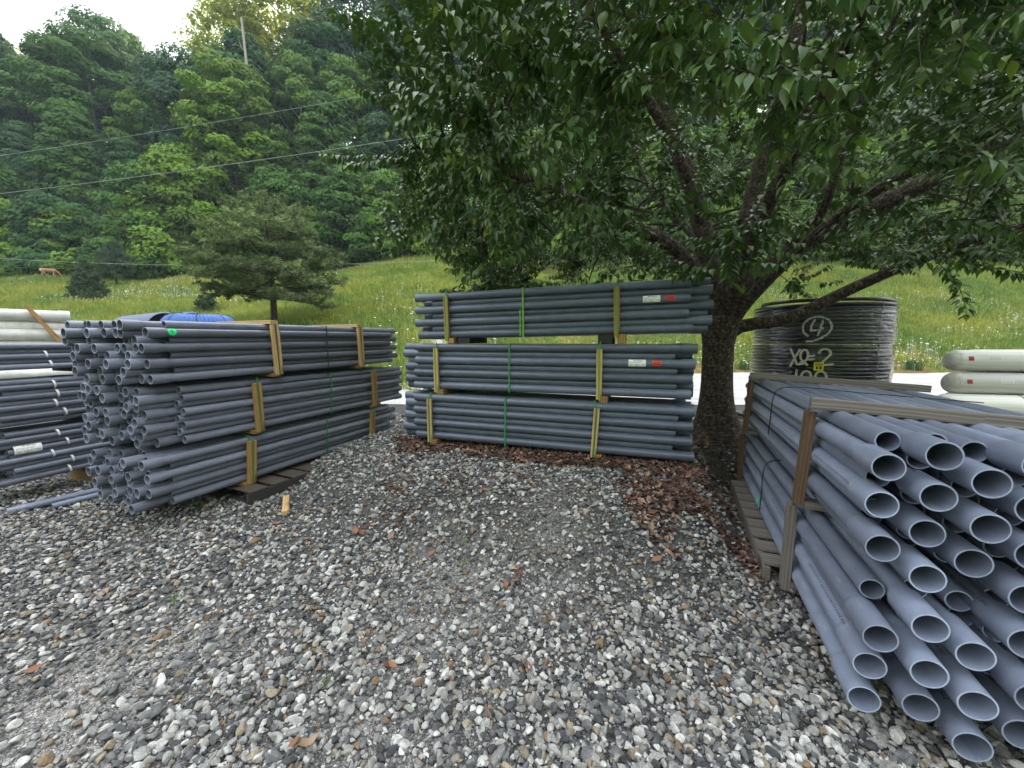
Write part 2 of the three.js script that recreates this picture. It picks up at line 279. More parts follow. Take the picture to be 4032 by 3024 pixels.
const mOrange = std({ map: canvasTex(128, 64, (c, w, h) => { c.fillStyle = '#e2401c'; c.fillRect(0, 0, w, h); c.strokeStyle = '#f0805c'; c.lineWidth = 3; c.strokeRect(4, 4, w - 8, h - 8); c.fillStyle = '#8e1d0c'; c.fillRect(14, 20, 100, 7); c.fillRect(14, 34, 26, 14); c.fillRect(48, 34, 26, 14); c.fillRect(82, 34, 28, 14); }), roughness: 0.35 });
const mGreenDot = std({ map: canvasTex(128, 128, (c, w, h) => { c.fillStyle = '#22e07c'; c.fillRect(0, 0, w, h); c.strokeStyle = '#0b3a1c'; c.lineWidth = 11; c.beginPath(); c.moveTo(44, 52); c.lineTo(70, 32); c.lineTo(70, 98); c.stroke(); }), roughness: 0.4 });
function dotPatch(R, rad, th) { const g = new THREE.CircleGeometry(rad, 24), p = g.attributes.position; for (let i = 0; i < p.count; i++) { const x = p.getX(i), a = th - p.getY(i) / R; p.setXYZ(i, x, R * Math.cos(a), R * Math.sin(a)); } g.computeVertexNormals(); return g; }

/* ------------------------------------------------------------------ middle stack: three bundles of 3 inch conduit */
const D3 = 0.0889, LM = 3.16;
const geoMid = pipeGeo(D3, 0.102, 0.11, LM, 0.0056, 28);
{
  const spec = [
    ['lowest of the three grey pipe bundles, partly sunk behind dead leaves', [-1.30, 0.425, -4.72], [1.79, 0.405, -3.745], false],
    ['middle grey pipe bundle with a white and an orange sticker, before the tree', [-1.29, 1.035, -4.78], [1.79, 1.032, -3.80], false],
    ['topmost grey pipe bundle with lime straps under the tree crown', [-1.13, 1.648, -4.86], [1.94, 1.705, -3.92], true]];
  spec.forEach(([label, n, f, bellFront], b) => {
    const g = bundle({
      label, group: 'stacked grey conduit bundles', near: n, far: f, roll: 0, D: D3, rows: 7, cols: 7, L: LM, side: -1, geo: geoMid, mats: gMid, seed: 900 + b, odd: 0,
      stag: (r, c, R) => { const fr = r % 2 === 0, bell = bellFront ? fr : !fr; const bn = c % 2 ? !bell : bell; return [(bn ? -0.07 : 0.09) + (R() - 0.5) * 0.05 - (b === 2 && !fr ? -0.03 : 0), bn]; },
    });
    const H = g.H, W = g.Wd, sm = b === 2 ? mLimeStrap : mGreenStrap;
    const xs = b === 2 ? [0.36, 2.36] : b === 1 ? [0.40, 2.33] : [0.32, 2.28];
    for (const x of xs) {
      post(g, x, -0.035, H - 0.02, -1, b === 0 ? mPine : b === 1 ? mPine : mPine2, b === 0 ? (x > 1 ? -0.05 : 0.01) : 0.01, 0.06, 0.03, b === 0 ? mGreenStrap : mLimeStrap, 0.003);
      loopStrap(g, x, H + 0.02, W, -1, mGreenStrap);
      { const hg = b === 0 ? 0.06 : b === 1 ? (x < 1 ? 0.060 : 0.072) : (x < 1 ? 0.066 : 0.102); crossBatten(g, x + 0.05, -hg / 2 - 0.001, W, -1, b === 2 ? mPine2 : mPine3, hg, 0.085, 0.03); if (b === 2) crossBatten(g, x + (x < 1 ? 0.20 : -0.12), -hg / 2 - 0.001, W, -1, mDarkWood, hg, 0.16, -0.02); }
      if (b === 2) crossBatten(g, x + 0.03, H + 0.014, W, -1, mPine3, 0.025, 0.07, -0.03);
    }
    loopStrap(g, b === 0 ? 1.28 : 1.32, H, W, -1, sm, 0.018);
    if (b === 2) { const s2 = new THREE.BoxGeometry(0.016, 0.30, 0.0016); s2.translate(1.285, 0.16, 0.008); mesh('strap', s2, mLimeStrap, g); }
    if (b > 0) {
      const yy = D3 / 2 + 4 * D3 * 0.868, lab = mesh('label', patch(D3 / 2 + 0.0012, 0.17, 1.75, 1.45), mLabel, g), ora = mesh('sticker', patch(D3 / 2 + 0.0014, 0.09, 1.2, 1.45), mOrange, g);
      lab.userData.label = 'white printed sticker with a triangle logo'; ora.userData.label = 'small orange sticker';
      lab.position.set(b === 2 ? 2.62 : 2.62, yy, -D3 / 2); ora.position.set(b === 2 ? 2.84 : 2.85, yy, -D3 / 2 + (b === 1 ? 0.007 : 0));
    }
  });
}

/* ------------------------------------------------------------------ left stack: three bundles of smaller conduit, seen end-on */
const D25 = 0.073, LL = 3.06;
const geoLeft = pipeGeo(D25, 0.0855, 0.115, LL, 0.0062, 26);
{
  const spec = [
    ['bottom bundle of the left pipe stack, propped on a dark pallet', [-3.05, 0.175, -3.0], [-1.93, 0.175, -5.93], 0.06, 0.0, 7, 9],
    ['middle bundle of the left pipe stack with recessed front pipe ends', [-3.00, 0.70, -3.06], [-1.88, 0.70, -5.98], 0.035, -0.014, 8, 9],
    ['top bundle of the left pipe stack with a green number dot', [-2.99, 1.262, -3.02], [-1.84, 1.30, -6.05], 0.0, -0.018, 8, 8]];
  spec.forEach(([label, n, f, roll, skew, rows, cols], b) => {
    const g = bundle({
      label, group: 'stacked grey conduit bundles', near: n, far: f, roll, skew, D: D25, rows, cols, L: LL, side: -1, geo: geoLeft, mats: gLeft, seed: 700 + b * 13, odd: b === 1 ? 0 : 0, spread: b === 2 ? 1.34 : 1.27, full: true,
      stag: (r, c, R) => {
        let bn, s;
        if (b === 1) { bn = c > 0; s = c === 0 ? 0.20 + R() * 0.03 : (R() - 0.5) * 0.10; if (c > 0 && R() < 0.25) s += 0.07; }
        else if (b === 2) { bn = !(c === 0 && r % 2 === 1); s = bn ? (c === 0 ? 0.0 : -0.02) + (R() - 0.3) * 0.13 : 0.19 + R() * 0.05; if (c > 0 && R() < 0.3) s += 0.16; }
        else { bn = !(c === 0 && (r % 2 === 1 || r === 0)); s = bn ? (R() - 0.5) * 0.14 : 0.17 + R() * 0.04; if (c > 0 && R() < 0.3) s += 0.1; }
        return [s + 0.09, bn];
      }, fan: 0.006,
    });
    const H = g.H, W = g.Wd + 0.04;
    const P = b === 0 ? [[0.93, 0.0], [2.72, 0]] : b === 1 ? [[0.97, 0.045], [2.72, 0.06]] : [[1.24, 0.03], [2.50, 0.03]];
    for (const [x, lean] of P) {
      post(g, x, -0.02, H + (b === 2 ? 0.015 : -0.01), -1, b === 2 ? mPine : mPine2, b === 0 ? -0.03 : lean, 0.085, 0.036, b === 2 ? mDarkStrap : mGreenStrap, 0.002);
      loopStrap(g, x, H + 0.02, W, -1, b === 2 ? mDarkStrap : mGreenStrap, 0.016, -0.01);
      crossBatten(g, x - 0.04, -0.021, W - 0.02, -1, mPine3, 0.036, 0.085, 0.03);
      if (b === 2) crossBatten(g, x - 0.02, H + 0.022, W, -1, mPine, 0.04, 0.085, 0.03);
    }
    loopStrap(g, b === 2 ? 1.93 : 1.92, H, W, -1, b === 2 ? mDarkStrap : mGreenStrap, 0.018);
    if (b === 2) { const d = mesh('sticker', dotPatch(D25 / 2 + 0.0035, 0.033, 1.3), mGreenDot, g); d.userData.label = 'round bright green sticker numbered 1'; d.position.set(0.30, D25 / 2 + 6 * D25 * 0.868, -D25 / 2); }
  });
}

/* ------------------------------------------------------------------ right stack: two bundles of weathered 3 inch conduit with grey timber */
const geoRight = pipeGeo(D3, 0.110, 0.17, 3.16, 0.006, 40);
{
  const nearB = [1.375, 0.135, -1.43], farB = [2.64, 0.135, -4.37];
  const spec = [['lower bundle of large grey pipes fanning toward the viewer', nearB, farB, 6, 0, 0.02], ['upper bundle of large grey pipes framed by weathered grey boards', [1.385, 0.685, -1.42], [2.65, 0.685, -4.36], 7, 1, 0.055]];
  spec.forEach(([label, n, f, rows, odd, roll], b) => {
    const g = bundle({
      label, group: 'weathered large conduit bundles', near: n, far: f, roll, D: D3, rows, cols: 14, L: 3.16, side: 1, geo: geoRight, mats: gRight, seed: 411 + b * 7, odd, spread: 1.03, fan: 0.012,
      stag: (r, c, R) => { const rr = r + odd, k = ((c - (rr >> 1) - rr) % 3 + 6) % 3, bn = k === 0; let s = bn ? -0.05 + (R() - 0.5) * 0.09 : k === 1 ? 0.25 + (R() - 0.5) * 0.10 : 0.175 + (R() - 0.5) * 0.03; if (c === 0 && !bn) s -= 0.04; if (b === 1) s += 0.10; return [s, bn]; },
    });
    const H = g.H, W = g.Wd;
    const xs = [b ? 0.83 : 0.90, b ? 2.80 : 2.88];
    for (const [k, x] of xs.entries()) {
      post(g, x, b ? -0.03 : -0.06, H + (b ? 0.0 : 0.06), 1, k ? mBrownWood : b ? mBrownWood : mGreyWood, b ? 0.04 : 0.06, 0.092, 0.04, null, -0.002);
      crossBatten(g, x, -0.022, W, 1, mGreyWood, 0.04, 0.09, 0.0);
      if (b) crossBatten(g, x - 0.06, H + 0.026, W, 1, mGreyWood, 0.062, 0.045, 0.05, 0);
      mesh('wire_tie', tube([V(x, H - 0.03, -0.04), V(x + 0.01, H + 0.004, -0.02), V(x - 0.03, H + 0.045, 0.02), V(x - 0.03, H + 0.05, 0.3)], 0.0035), mBlack, g);
    }
    // black cord round the bundle, drawn tight over the outer pipes
    const y0 = b ? 0.16 : 0.05, cz = -0.004, cord = [V(1.86, y0, cz), V(1.86, H * 0.55, cz), V(1.87, H - 0.10, cz), V(1.91, H - 0.02, 0.03), V(1.94, H + 0.006, 0.12), V(1.96, H + 0.006, W * 0.5), V(1.98, H + 0.006, W)];
    mesh('cord', tube(cord, 0.0042, 0.0042, 40, 6), mBlack, g);
    const d = mesh('sticker', dotPatch(D3 / 2 + 0.0035, 0.03, -1.2), mGreenDot, g); d.userData.label = 'round bright green sticker numbered 1';
    d.position.set(b ? 1.73 : 2.02, D3 / 2 + (b ? 1 : 0) * D3 * 0.868, D3 / 2);
  });
}

/* ------------------------------------------------------------------ pallets, loose wood, loose pipes */
function pallet(label, a, b, depth, side, matS, matT, y0, planks) {      // stringer from a to b on the ground, planks across on top
  const g = thing('wooden_pallet', label, 'pallet', [0, 0, 0]); basisGroup(g, [a[0], y0, a[1]], [b[0], y0, b[1]], 0);
  const L = Math.hypot(b[0] - a[0], b[1] - a[1]), R = rng(77);
  for (const z of [0.02, depth * 0.5, depth - 0.02]) { const s = mesh('stringer', board(L, 0.092, 0.04), matS, g); s.position.set(L / 2, 0.064, side * z); }
  for (let k = 0; k < planks; k++) { const w = L / planks * 0.78, p = mesh('plank', board(w, 0.018, depth), matT, g); p.position.set((k + 0.5) * L / planks + (R() - 0.5) * 0.02, 0.1205 + R() * 0.001, side * depth / 2); p.rotation.y = (R() - 0.5) * 0.02; }
  for (const x of [0.06, L / 2, L - 0.06]) { const p = mesh('plank', board(0.1, 0.016, depth), matS, g); p.position.set(x, 0.0085, side * depth / 2); }
  return g;
}
pallet('dark weathered pallet under the left pipe stack', [-2.58, -3.62], [-1.93, -5.10], 1.2, -1, mDarkWood, mPalletTop, 0.008, 7);
pallet('grey slatted pallet under the large pipes by the tree', [1.68, -2.42], [2.36, -4.02], 1.1, 1, mGreyWood, mGreyWood, 0.006, 9);
{
  const w = single('wood_offcut', board(0.055, 0.05, 0.34, 0.004), mPine, 'short yellow wood offcut lying on the gravel by the pallet', 'wood'); w.position.set(-2.17, terrain(-2.17, -3.55) + 0.05, -3.55); w.rotation.set(0.10, 0.50, 0.05);
  for (const [i, [x, z, dx]] of [[-4.62, -3.52, 0], [-4.42, -3.55, 0.0], [-4.70, -3.43, 0]].entries()) {
    const p = single('loose_pipe', pipeGeo(0.060, 0.060, 0, 2.4, 0.005, 22), gRight[i % 3], ['upper grey loose pipe on the ground beside the left stack', 'loose grey pipe on the ground closest to the left stack', 'short projecting grey loose pipe, outermost of three'][i], 'pipe', 'loose pipes on the ground');
    p.position.set(x, terrain(x, z) + 0.034 + (i === 0 ? 0.002 : 0) + dx, z); p.rotation.y = Math.PI / 2 - 0.50 + (i === 1 ? 0.02 : 0);
  }
}

/* ------------------------------------------------------------------ far left: bundles of thin conduit, and white pipes behind */
const geoThin = pipeGeo(0.058, 0.066, 0.09, 3.1, 0.004, 20);
{
  const spec = [['lowest bundle of thin grey pipes with a white printed label', 0.20, 10, 0], ['second bundle of thin grey pipes with white ties', 0.77, 9, 1], ['uppermost thin grey pipes below the white pipes', 1.33, 5, 0]];
  spec.forEach(([label, y, rows, odd], b) => {
    const n = [-4.99, y, -3.42 + 0.02 * b], f = [-4.05, y + (b === 0 ? -0.0 : 0.02), -6.40];
    const g = bundle({ label, group: 'thin conduit bundles', near: n, far: f, roll: 0, D: 0.058, rows, cols: 8, L: 3.1, side: -1, geo: geoThin, mats: gLeft, seed: 300 + b, odd, spread: 1.03, fan: 0.008,
      stag: (r, c, R) => { const k = Math.floor((r + 1) / 2) % 2; return [(k ? 0.26 : -0.05) + (R() - 0.5) * 0.08 + (c > 0 && R() < 0.4 ? 0.08 : 0), !k]; } });
    const R = rng(40 + b);
    for (let r = 0; r < rows - 1; r += 2) { const x = 0.55 + R() * 0.18, fr = (r + odd) % 2 ? r + 1 : r; if (fr >= rows - 1) continue; const yy = 0.029 + fr * 0.0503, t = new THREE.TorusGeometry(0.0305, 0.0022, 6, 28); t.rotateY(Math.PI / 2); t.scale(5, 1.35, 1); const m = mesh('tie', t, mWhiteTie, g); m.position.set(x, yy + 0.012, -0.029); m.rotation.z = 0.15; }
    if (b === 0) { const m = mesh('label', patch(0.0305, 0.19, 2.5, 1.35), mLabel, g); m.userData.label = 'white printed sticker with a triangle logo'; m.position.set(0.29, 0.029 + 6 * 0.0503, -0.029); const m2 = m; m2.scale.set(1, 1.5, 1); }
    for (const x of [0.9, 2.5]) { crossBatten(g, x, -0.028, g.Wd, -1, b ? mDarkWood : mPine3, 0.05, 0.08, 0.02); if (b === 0) { const s = mesh('batten', board(0.09, 0.16, g.Wd), mPine3, g); s.position.set(x, -0.125, -g.Wd / 2); } }
  });
  const g = thing('pipe_bundle', 'bundle of thick white pipes at the left edge behind thin grey pipes', 'pipes'); basisGroup(g, [-11.08, 0.12, -5.66], [-9.1, 0.12, -8.3], 0);
  const wg = pipeGeo(0.22, 0.236, 0.14, 3.3, 0.010, 30), R = rng(8);
  for (let r = 0; r < 11; r++) for (let c = 0; c < 3; c++) { const m = mesh('pipe', wg, gWhite[Math.floor(R() * 3)], g); m.position.set(3.32 - 0.03 * (r % 2) + (R() - 0.5) * 0.12 - (r === 10 ? 0.25 : 0), 0.11 + r * 0.191, -0.11 - (c + (r % 2) * 0.5) * 0.224); m.rotation.y = Math.PI; m.rotateX(R() * 6); }
  for (const x of [0.6, 2.6]) { const b2 = mesh('batten', board(0.1, 0.10, 0.8), mGreyWood, g); b2.position.set(x, -0.052, -0.4); }
  const br = mesh('batten', board(0.07, 0.8, 0.05), mPine2, g); br.position.set(2.72, 1.86, 0.04); br.rotation.z = 0.50; 
}
/* corrugated culvert pipes and a wrapped blue coil behind the left stack */
function corrugated(R0, L, n, amp, seg) {
  const pts = []; for (let i = 0; i <= n * 6; i++) { const t = i / 6; pts.push(new THREE.Vector2(R0 + amp * Math.sin(t * Math.PI * 2), t / n * L)); }
  const inn = []; for (let i = n * 6; i >= 0; i--) { const t = i / 6; inn.push(new THREE.Vector2(R0 - 0.02 + amp * 0.3 * Math.sin(t * Math.PI * 2), t / n * L)); }
  const g = new THREE.LatheGeometry([...pts, ...inn, pts[0].clone()], seg); g.rotateZ(-Math.PI / 2); return g;
}
{
  const cg = corrugated(0.42, 3.0, 34, 0.016, 36), mOut = std({ color: L3(0.13, 0.16, 0.24), roughness: 0.5, side: THREE.DoubleSide });
  const lab = ['upper grey corrugated culvert pipe behind the left stack', 'lower grey corrugated culvert pipe with a dark open end'], ang = 0.55, y0 = terrain(-9.5, -10.6) + 0.10;
  const rows = [[0.436, [-1.5, -0.5, 0.5, 1.5]], [1.18, [-1, 0, 1]], [1.92, [-0.5, 0.5]]];
  for (const [y, l] of rows) for (const t of l) {
    const vis = y > 1.5 ? (t < 0 ? 0 : 1) : -1, e = vis === 1 ? -0.55 : 0;
    const p = single('corrugated_pipe', cg, mOut, vis >= 0 ? lab[vis] : 'grey corrugated culvert pipe low in the pile behind the left stack', 'pipe', 'corrugated culvert pipes');
    const cx = -8.75 + Math.sin(ang) * t * 0.875 + e, cz = -10.6 + Math.cos(ang) * t * 0.875; p.position.set(cx - Math.cos(ang) * 3.0, y0 + y - (vis === 1 ? 0.06 : 0), cz - Math.sin(ang) * 3.0); p.rotation.y = -ang;
  }
  const g = thing('blue_coil_stack', 'bright blue ribbed coil stack behind the left pipe stack', 'coil', [-7.45, terrain(-7.6, -9.3) + 0.03, -9.3]);
  const mBlue = std({ color: L3(0.02, 0.10, 0.36), roughness: 0.32 });
  for (let q = 0; q < 4; q++) {
    const pos = [], idx = [], A = 220, B = 14, R = rng(60 + q);
    for (let i = 0; i <= A; i++) { const th = i / A * 6.2832, rib = 0.014 * Math.sin(th * 56); for (let j = 0; j <= B; j++) { const ph = j / B * 6.2832, rr = 0.28 + rib * 1.3, r = 0.46 + rr * 0.95 * Math.cos(ph); pos.push(r * Math.cos(th), 0.28 + rr * 0.92 * Math.sin(ph), r * Math.sin(th)); } }
    for (let i = 0; i < A; i++) for (let j = 0; j < B; j++) { const x = i * (B + 1) + j; idx.push(x, x + 1, x + B + 1, x + 1, x + B + 2, x + B + 1); }
    const cgm = new THREE.BufferGeometry(); cgm.setAttribute('position', new THREE.Float32BufferAttribute(pos, 3)); cgm.setIndex(idx); cgm.computeVertexNormals();
    const m = mesh('coil', cgm, mBlue, g); m.position.set((R() - 0.5) * 0.05, q * 0.56, (R() - 0.5) * 0.05);
    for (let s = 0; s < 8; s++) { const t = new THREE.TorusGeometry(0.288, 0.006, 5, 30); const tm = mesh('strap', t, mBlack, m); const th = s / 8 * 6.283 + 0.2; tm.position.set(0.46 * Math.cos(th), 0.28, 0.46 * Math.sin(th)); tm.rotation.y = -th; }
  }
}

/* ------------------------------------------------------------------ black pipe coils in clear film, painted by hand */
{
  const CX = 5.88, CZ = -7.45, Rr = 1.03, D = 0.064, mHose = std({ color: L3(0.010, 0.010, 0.011), roughness: 0.28 });
  const film = phys({ color: 0xffffff, transmission: 1, thickness: 0, roughness: 0.12, ior: 1.45, specularIntensity: 1, side: THREE.DoubleSide,
    bumpMap: dataTex(512, 512, (u, v) => { const n = fbm(u * 60, v * 14 + 3 * fbm(u * 8, v * 8, 4, 3, 8), 91, 4, 0); return [n, n, n]; }, false), bumpScale: 0.03 });
  const paintC = (draw, w, h) => { const t = canvasTex(w, h, draw); t.flipY = true; return t; };
  const coil = (label, y0, n, seed, film0, film1) => {
    const g = thing('pipe_coil', label, 'coil', [CX, y0, CZ], 'film wrapped pipe coils'); const R = rng(seed);
    const geo = new THREE.TorusGeometry(Rr, D / 2, 10, 80); geo.rotateX(Math.PI / 2);
    for (let k = 0; k < n; k++) { const m = mesh('pipe_turn', geo, mHose, g); const s = 1 + (R() - 0.5) * 0.018; m.scale.set(s, 1, s); m.position.set((R() - 0.5) * 0.02, D / 2 + k * D * 0.985, (R() - 0.5) * 0.02); m.rotation.set((R() - 0.5) * 0.006, R() * 6, (R() - 0.5) * 0.006); }
    const core = new THREE.TorusGeometry(Rr - D * 0.95, D / 2, 8, 64); core.rotateX(Math.PI / 2);
    for (let k = 0; k < n; k++) { const m = mesh('pipe_turn', core, mHose, g); m.position.y = D * 0.6 + k * D * 0.985; }
    const pts = []; for (let k = 0; k <= 24; k++) { const t = k / 24, y = lerp(film0, film1, t); const ridge = 0.004 * Math.cos(y / D * 6.283); pts.push(new THREE.Vector2(Rr + D / 2 + 0.022 + ridge - 0.02 * Math.pow(Math.abs(t - 0.5) * 2, 4), y)); }
    const fg = new THREE.LatheGeometry(pts, 96), P = fg.attributes.position; for (let i = 0; i < P.count; i++) { const a = Math.atan2(P.getZ(i), P.getX(i)), w = 1 + 0.012 * (fbm(a * 3 + 20, P.getY(i) * 5, seed, 3) - 0.5); P.setX(i, P.getX(i) * w); P.setZ(i, P.getZ(i) * w); } fg.computeVertexNormals();
    mesh('film_wrap', fg, film, g);
    for (const th of [0.95, 1.75, 2.5, 4.4]) { const s = new THREE.BoxGeometry(0.022, n * D + 0.02, 0.003); s.translate(0, n * D / 2, Rr + D / 2 + 0.012); s.rotateY(th - Math.PI / 2); const m = mesh('strap', s, mDarkStrap, g); void m; }
    return g;
  };
  const lower = coil('lower black pipe coil in clear film painted with large white numbers', terrain(CX, CZ) + 0.10, 23, 5, 0.0, 23 * D);
  const upper = coil('upper black pipe coil painted with a circled four', terrain(CX, CZ) + 0.10 + 23 * D * 0.985 + 0.02, 11, 9, -0.02, 9.4 * D);
  const sk = thing('wooden_pallet', 'pallet under the black pipe coils', 'pallet', [CX, terrain(CX, CZ) + 0.006, CZ]); for (let k = -3; k <= 3; k++) { const p = mesh('plank', board(0.2, 0.02, 2.0), mGreyWood, sk); p.position.set(k * 0.3, 0.085, 0); } for (const z of [-0.8, 0, 0.8]) { const p = mesh('stringer', board(2.0, 0.074, 0.06), mGreyWood, sk); p.position.set(0, 0.0375, z); }
  // loose top turns hanging askew
  const top = mesh('pipe_turn', (() => { const t = new THREE.TorusGeometry(Rr - 0.06, D / 2, 10, 80); t.rotateX(Math.PI / 2); return t; })(), mHose, upper); top.position.set(0.03, 11 * D + 0.04, 0.02); top.rotation.z = -0.02;
  const strokes = (c, sx, sy, ox, oy, list, lw) => { c.lineCap = 'round'; c.lineJoin = 'round'; c.strokeStyle = '#fff'; c.lineWidth = lw; for (const s of list) { c.beginPath(); s.forEach(([x, y], i) => { const px = ox + x * sx, py = oy + y * sy; if (!i) c.moveTo(px, py); else c.lineTo(px, py); }); c.stroke(); } };
  const ell = (cx, cy, rx, ry, a0, a1) => Array.from({ length: 28 }, (_, i) => { const a = lerp(a0, a1, i / 27); return [cx + rx * Math.cos(a), cy + ry * Math.sin(a)]; });
  const paintMat = (list, w, h, lw) => { const t = canvasTex(w, h, (c) => { c.fillStyle = '#000'; c.fillRect(0, 0, w, h); strokes(c, w, h, 0, 0, list, lw); const q = rng(77); c.fillStyle = '#000'; for (let k = 0; k < 420; k++) c.fillRect(q() * w, q() * h, 4 + q() * 22, 1 + q() * 3); }); t.colorSpace = THREE.NoColorSpace; return std({ color: L3(0.46, 0.46, 0.37), roughness: 0.6, alphaMap: t, alphaTest: 0.5, side: THREE.DoubleSide }); };
  const painted = (g, R, y0, y1, a0, a1, mat) => {                                   // curved patch facing the yard; angle measured from +z toward +x
    const n = 16, pos = [], uv = [], idx = []; for (let i = 0; i <= n; i++) { const a = lerp(a0, a1, i / n); for (const k of [0, 1]) { pos.push(R * Math.sin(a), k ? y1 : y0, R * Math.cos(a)); uv.push(i / n, k); } }
    for (let i = 0; i < n; i++) idx.push(2 * i, 2 * i + 2, 2 * i + 1, 2 * i + 1, 2 * i + 2, 2 * i + 3);
    const q = new THREE.BufferGeometry(); q.setAttribute('position', new THREE.Float32BufferAttribute(pos, 3)); q.setAttribute('uv', new THREE.Float32BufferAttribute(uv, 2)); q.setIndex(idx); q.computeVertexNormals(); const m = mesh('lettering', q, mat, g); m.userData.label = 'hand painted pale lettering'; return m;
  };
  const face = Math.atan2(-CX, -CZ) ;                                                 // direction from the coil to the viewer's side of the yard
  const circ4 = [ell(0.5, 0.46, 0.40, 0.38, 2.2, 7.4), [[0.80, 0.70], [0.66, 0.84], [0.40, 0.96], [0.24, 0.97]], [[0.42, 0.20], [0.34, 0.42], [0.34, 0.58], [0.52, 0.56], [0.66, 0.50]], [[0.64, 0.24], [0.60, 0.50], [0.54, 0.74]]];
  painted(upper, Rr + D / 2 + 0.045, 0.03, 0.50, face - 0.24, face + 0.20, paintMat(circ4, 256, 256, 17));
  const nums = [[[0.04, 0.03], [0.20, 0.30]], [[0.23, 0.04], [0.06, 0.33]], ell(0.33, 0.14, 0.075, 0.10, 2.4, 8.2), [[0.30, 0.24], [0.24, 0.30], [0.36, 0.27], [0.40, 0.30]], [[0.44, 0.15], [0.52, 0.14]], [[0.44, 0.21], [0.52, 0.20]],
    [...ell(0.72, 0.10, 0.11, 0.075, 3.3, 6.6), [0.74, 0.20], [0.62, 0.31], [0.88, 0.28]],
    [[0.20, 0.40], [0.19, 0.64]], ell(0.40, 0.525, 0.10, 0.115, -1.6, 4.9), [[0.49, 0.53], [0.56, 0.53]], ell(0.68, 0.525, 0.11, 0.12, -1.6, 4.9),
    [[0.32, 0.71], [0.08, 0.73], [0.07, 0.82], [0.24, 0.84], [0.27, 0.92], [0.06, 0.99]], ell(0.44, 0.86, 0.10, 0.12, -1.6, 4.9), ell(0.70, 0.86, 0.10, 0.12, -1.6, 4.9)];
  painted(lower, Rr + D / 2 + 0.045, 0.42, 23 * D - 0.06, face - 0.36, face + 0.28, paintMat(nums, 512, 768, 26));
  const tagm = std({ map: canvasTex(64, 64, (c) => { c.fillStyle = '#d8cc1a'; c.fillRect(0, 0, 64, 64); c.fillStyle = '#1d1c10'; c.fillRect(6, 10, 52, 7); c.fillRect(8, 24, 48, 4); c.fillRect(14, 32, 14, 22); c.fillRect(36, 32, 16, 20); }), roughness: 0.5 });
  const st = painted(lower, Rr + D / 2 + 0.05, 1.02, 1.16, face - 0.02, face + 0.10, tagm); st.name = 'sticker'; st.userData.label = 'small square yellow sticker';
}

/* ------------------------------------------------------------------ thick white pipes at the right edge */
{
  const g = thing('pipe_bundle', 'stack of thick white capped pipes at the right edge beyond the grey pipes', 'pipes'); basisGroup(g, [5.98, terrain(6, -5.1) + 0.06, -5.25], [9.0, terrain(6, -5.1) + 0.06, -4.55], 0);
  const D = 0.29, R = rng(3), mats = gWhite; const L = 3.0;
  const capped = (() => { const pts = [new THREE.Vector2(0.001, 0)]; for (let k = 1; k <= 10; k++) { const a = k / 10 * Math.PI / 2; pts.push(new THREE.Vector2(D / 2 * (0.35 + 0.65 * Math.sin(a)), 0.12 * (1 - Math.cos(a)))); } pts.push(new THREE.Vector2(D / 2, 0.25), new THREE.Vector2(D / 2, L), new THREE.Vector2(D / 2 - 0.012, L), new THREE.Vector2(D / 2 - 0.012, 0.3)); const q = new THREE.LatheGeometry(pts, 40); q.rotateZ(-Math.PI / 2); const c = new Float32Array(q.attributes.position.count * 3).fill(1); q.setAttribute('color', new THREE.BufferAttribute(c, 3)); return q; })();
  const lay = [[0, 0.145], [0, 0.415], [0, 0.70], [0, 0.985], [0, 1.29]];
  for (const [r, [, y]] of lay.entries()) for (let c = 0; c < 3; c++) {
    const p = mesh('pipe', capped, mats[(r + c) % 3], g); p.position.set((r === 4 ? 0.06 : 0) + (c ? c * 0.34 + (R() - 0.5) * 0.1 : 0) - (r < 3 ? 0.5 * (3 - r) * 0.28 : 0), y, -D / 2 - c * 0.30 + (r < 4 ? (4 - r) * 0.10 : 0)); p.rotateX(R() * 6);
    if (c === 0) { const b = mesh('band', new THREE.TorusGeometry(D / 2 + 0.001, 0.005, 6, 40), mBlack, p); b.rotation.y = Math.PI / 2; b.position.x = 0.86; }
  }
  for (const [r, y] of [[4, 1.29], [3, 0.985]]) { const o = mesh('sticker', patch(D / 2 + 0.0015, 0.06, 0.40, 1.35), std({ color: L3(0.30, 0.02, 0.015), roughness: 0.5 }), g); o.userData.label = 'small dark red sticker'; o.position.set(r === 4 ? 0.20 : 0.14, y, -D / 2 + (r < 4 ? 0.10 : 0)); 
    const ink = mesh('print', patch(D / 2 + 0.0015, 0.14, 0.36, 1.3), std({ map: canvasTex(128, 64, (c) => { c.fillStyle = '#dcdad4'; c.fillRect(0, 0, 128, 64); c.fillStyle = '#55585c'; const q = rng(3); for (let k = 0; k < 4; k++) for (let x = 8; x < 118;) { const a = 4 + q() * 8; c.fillRect(x, 8 + k * 14, a * 0.7, 5); x += a + 3; } c.beginPath(); }), roughness: 0.5 }), g); ink.position.set(r === 4 ? 0.42 : 0.5, y, -D / 2 + (r < 4 ? 0.10 : 0)); }
  for (const x of [0.7, 2.3]) for (const y of [0.56, 0.84]) { const b = mesh('batten', board(0.07, 0.03, 0.9), mGreyWood, g); b.position.set(x, y - 0.002, -0.4); }
  { const b = mesh('batten', board(0.07, 0.03, 0.9), mGreyWood, g); b.position.set(1.6, 1.138, -0.4); }
}

